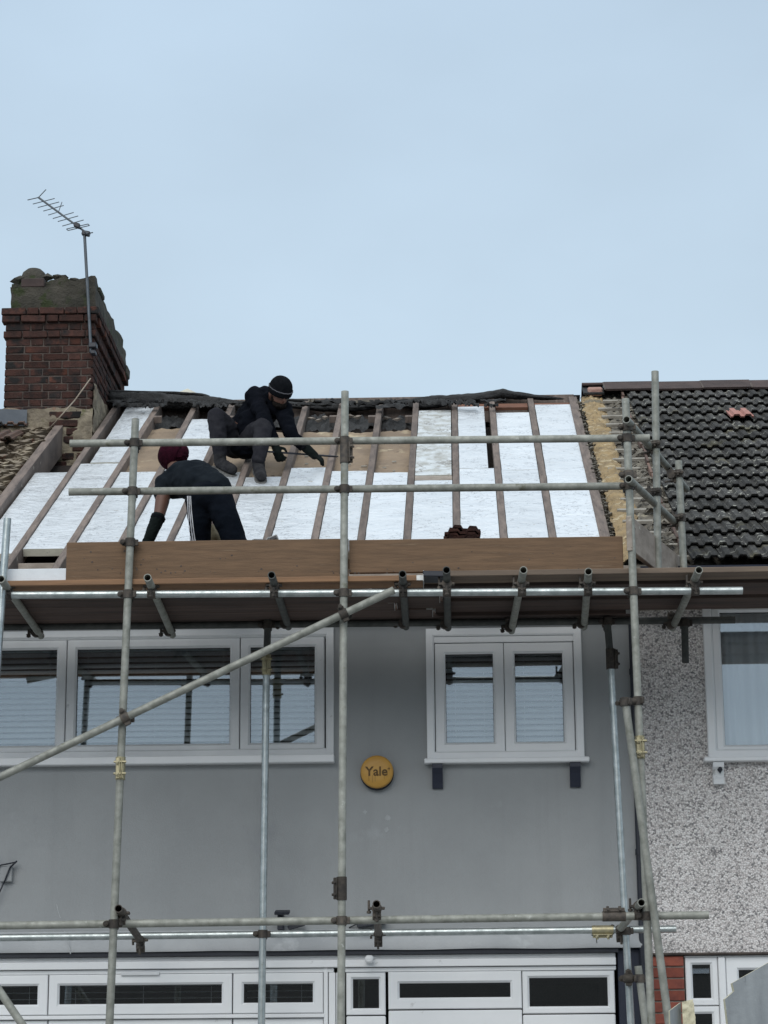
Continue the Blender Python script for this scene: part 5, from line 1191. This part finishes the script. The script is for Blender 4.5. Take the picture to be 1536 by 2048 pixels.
def fe(u, v):
    a = c3.lerp(c0, v); b = c2.lerp(c1, v); p = a.lerp(b, u); return p + Vector((.010*noise.noise(Vector((u*2, v*28, 3)))*(1 if u > .5 else .2), -.012+.012*noise.noise(Vector((u*5, v*24, 1))), 0))
m.grid(fe, 6, 50); g = m.build('broken_edge', MT['piredge'], sp, 'all')
MB().add([c0+Vector((0, .01, 0)), c1+Vector((0, .01, 0)), c2+Vector((0, .01, 0)), c3+Vector((0, .01, 0)), c0+Vector((.02, .2, 0)), c1+Vector((.02, .2, 0)), c2+Vector((.02, .2, 0)), c3+Vector((.02, .2, 0))], [(0,1,2,3),(4,7,6,5),(0,4,5,1),(1,5,6,2),(3,2,6,7),(0,3,7,4)]).build('core', MT['piredge'], sp)
MB().box((c3.x, 10.63, 0), (c2.x, 10.82, c3.z), .01).build('lower_core', MT['piredge'], sp)
# torn strips of felt hanging over the rafters' heads
rr = random.Random(31)
for k in range(46):
    px = rr.choice((rr.uniform(225, 470), rr.uniform(575, 1010))); py = 800 + rr.uniform(2, 14); wd = rr.uniform(.05, .30); ln = rr.uniform(.03, .13); sd = k*1.7
    c = PR(px, py, .035)
    fn = lambda u, v: c + Vector(((u-.5)*wd, 0, 0)) - SL*(v*ln*(.6+.8*noise.noise(Vector((u*5, sd, 0))))) + RN*(.03*noise.noise(Vector((u*5, v*3, sd))) + .03*math.sin(v*2.6))
    MB().grid(fn, 12, 5).build('torn_felt', MT['felt'] if not (590 < px < 745 and k % 3 == 0) else MT['rag'], house, 'all')
# hairline crack and pale scuffs on the render
MT['scuff'] = pm('pale_scuff', (.46,.48,.49), (.38,.395,.40), 30, 6, .85)
def ribbon(name, pts, w_, parent=house, Y=YW-.0025):
    m = MB(); v = [P(x, y, Y) for x, y in pts]
    for a, b in zip(v, v[1:]):
        q = (b-a).cross(Y_).normalized()*w_/2; m.add([a+q*random.uniform(.3, 1.3), a-q*random.uniform(.3, 1.3), b-q, b+q], [(0, 1, 2, 3)])
    return m.build(name, MT['scuff'], parent)
ribbon('plaster_crack', [(113, 1808), (115, 1816), (117, 1826), (121, 1836)], .006)
ribbon('plaster_crack', [(129, 1862), (132, 1874), (137, 1888), (141, 1908)], .007, Y=YW-.0555)
for px, py, r in ((776, 1636, .022), (773, 1659, .016), (730, 1624, .014), (663, 1762, .006)):
    c = P(px, py, YW-.0025); n_ = 14
    MB().add([c+Vector((math.cos(2*math.pi*i/n_)*r*random.uniform(.5, 1.2), 0, math.sin(2*math.pi*i/n_)*r*random.uniform(.5, 1.3))) for i in range(n_)], [tuple(range(n_))]).build('paint_scuff', MT['scuff'], house)
# mortar splashes and dust on the long toe boards and deck edge
m = MB(); rr = random.Random(77)
for k in range(70):
    px, py = rr.uniform(140, 1240), rr.choice((rr.uniform(1090, 1148), rr.gauss(1143, 4))); c = P(px, min(py, 1146), 13.983); r = rr.uniform(.002, .006); n_ = 7
    m.add([c+Vector((math.cos(2*math.pi*i/n_)*r*rr.uniform(.6, 1.8), 0, math.sin(2*math.pi*i/n_)*r)) for i in range(n_)], [tuple(range(n_))])
tag(m.build('mortar_splash', MT['mortar'], scaf), kind='stuff')
# jacket hem, cuffs and collar of the squatting worker, waistband of the bending one
def cuff(parent, a, b, r, mat, name='cuff', ln=.022):
    d = (b-a).normalized(); MB().tube(a-d*ln/2, a+d*ln/2, r, n=20).build(name, MT[mat], parent, True)
cuff(w1, wVL, hVL, .049, 'knit'); cuff(w1, W(606, 891, 17.73), hVR, .049, 'knit'); cuff(w2, W(316, 1036, 15.175), w2L, .052, 'knit')
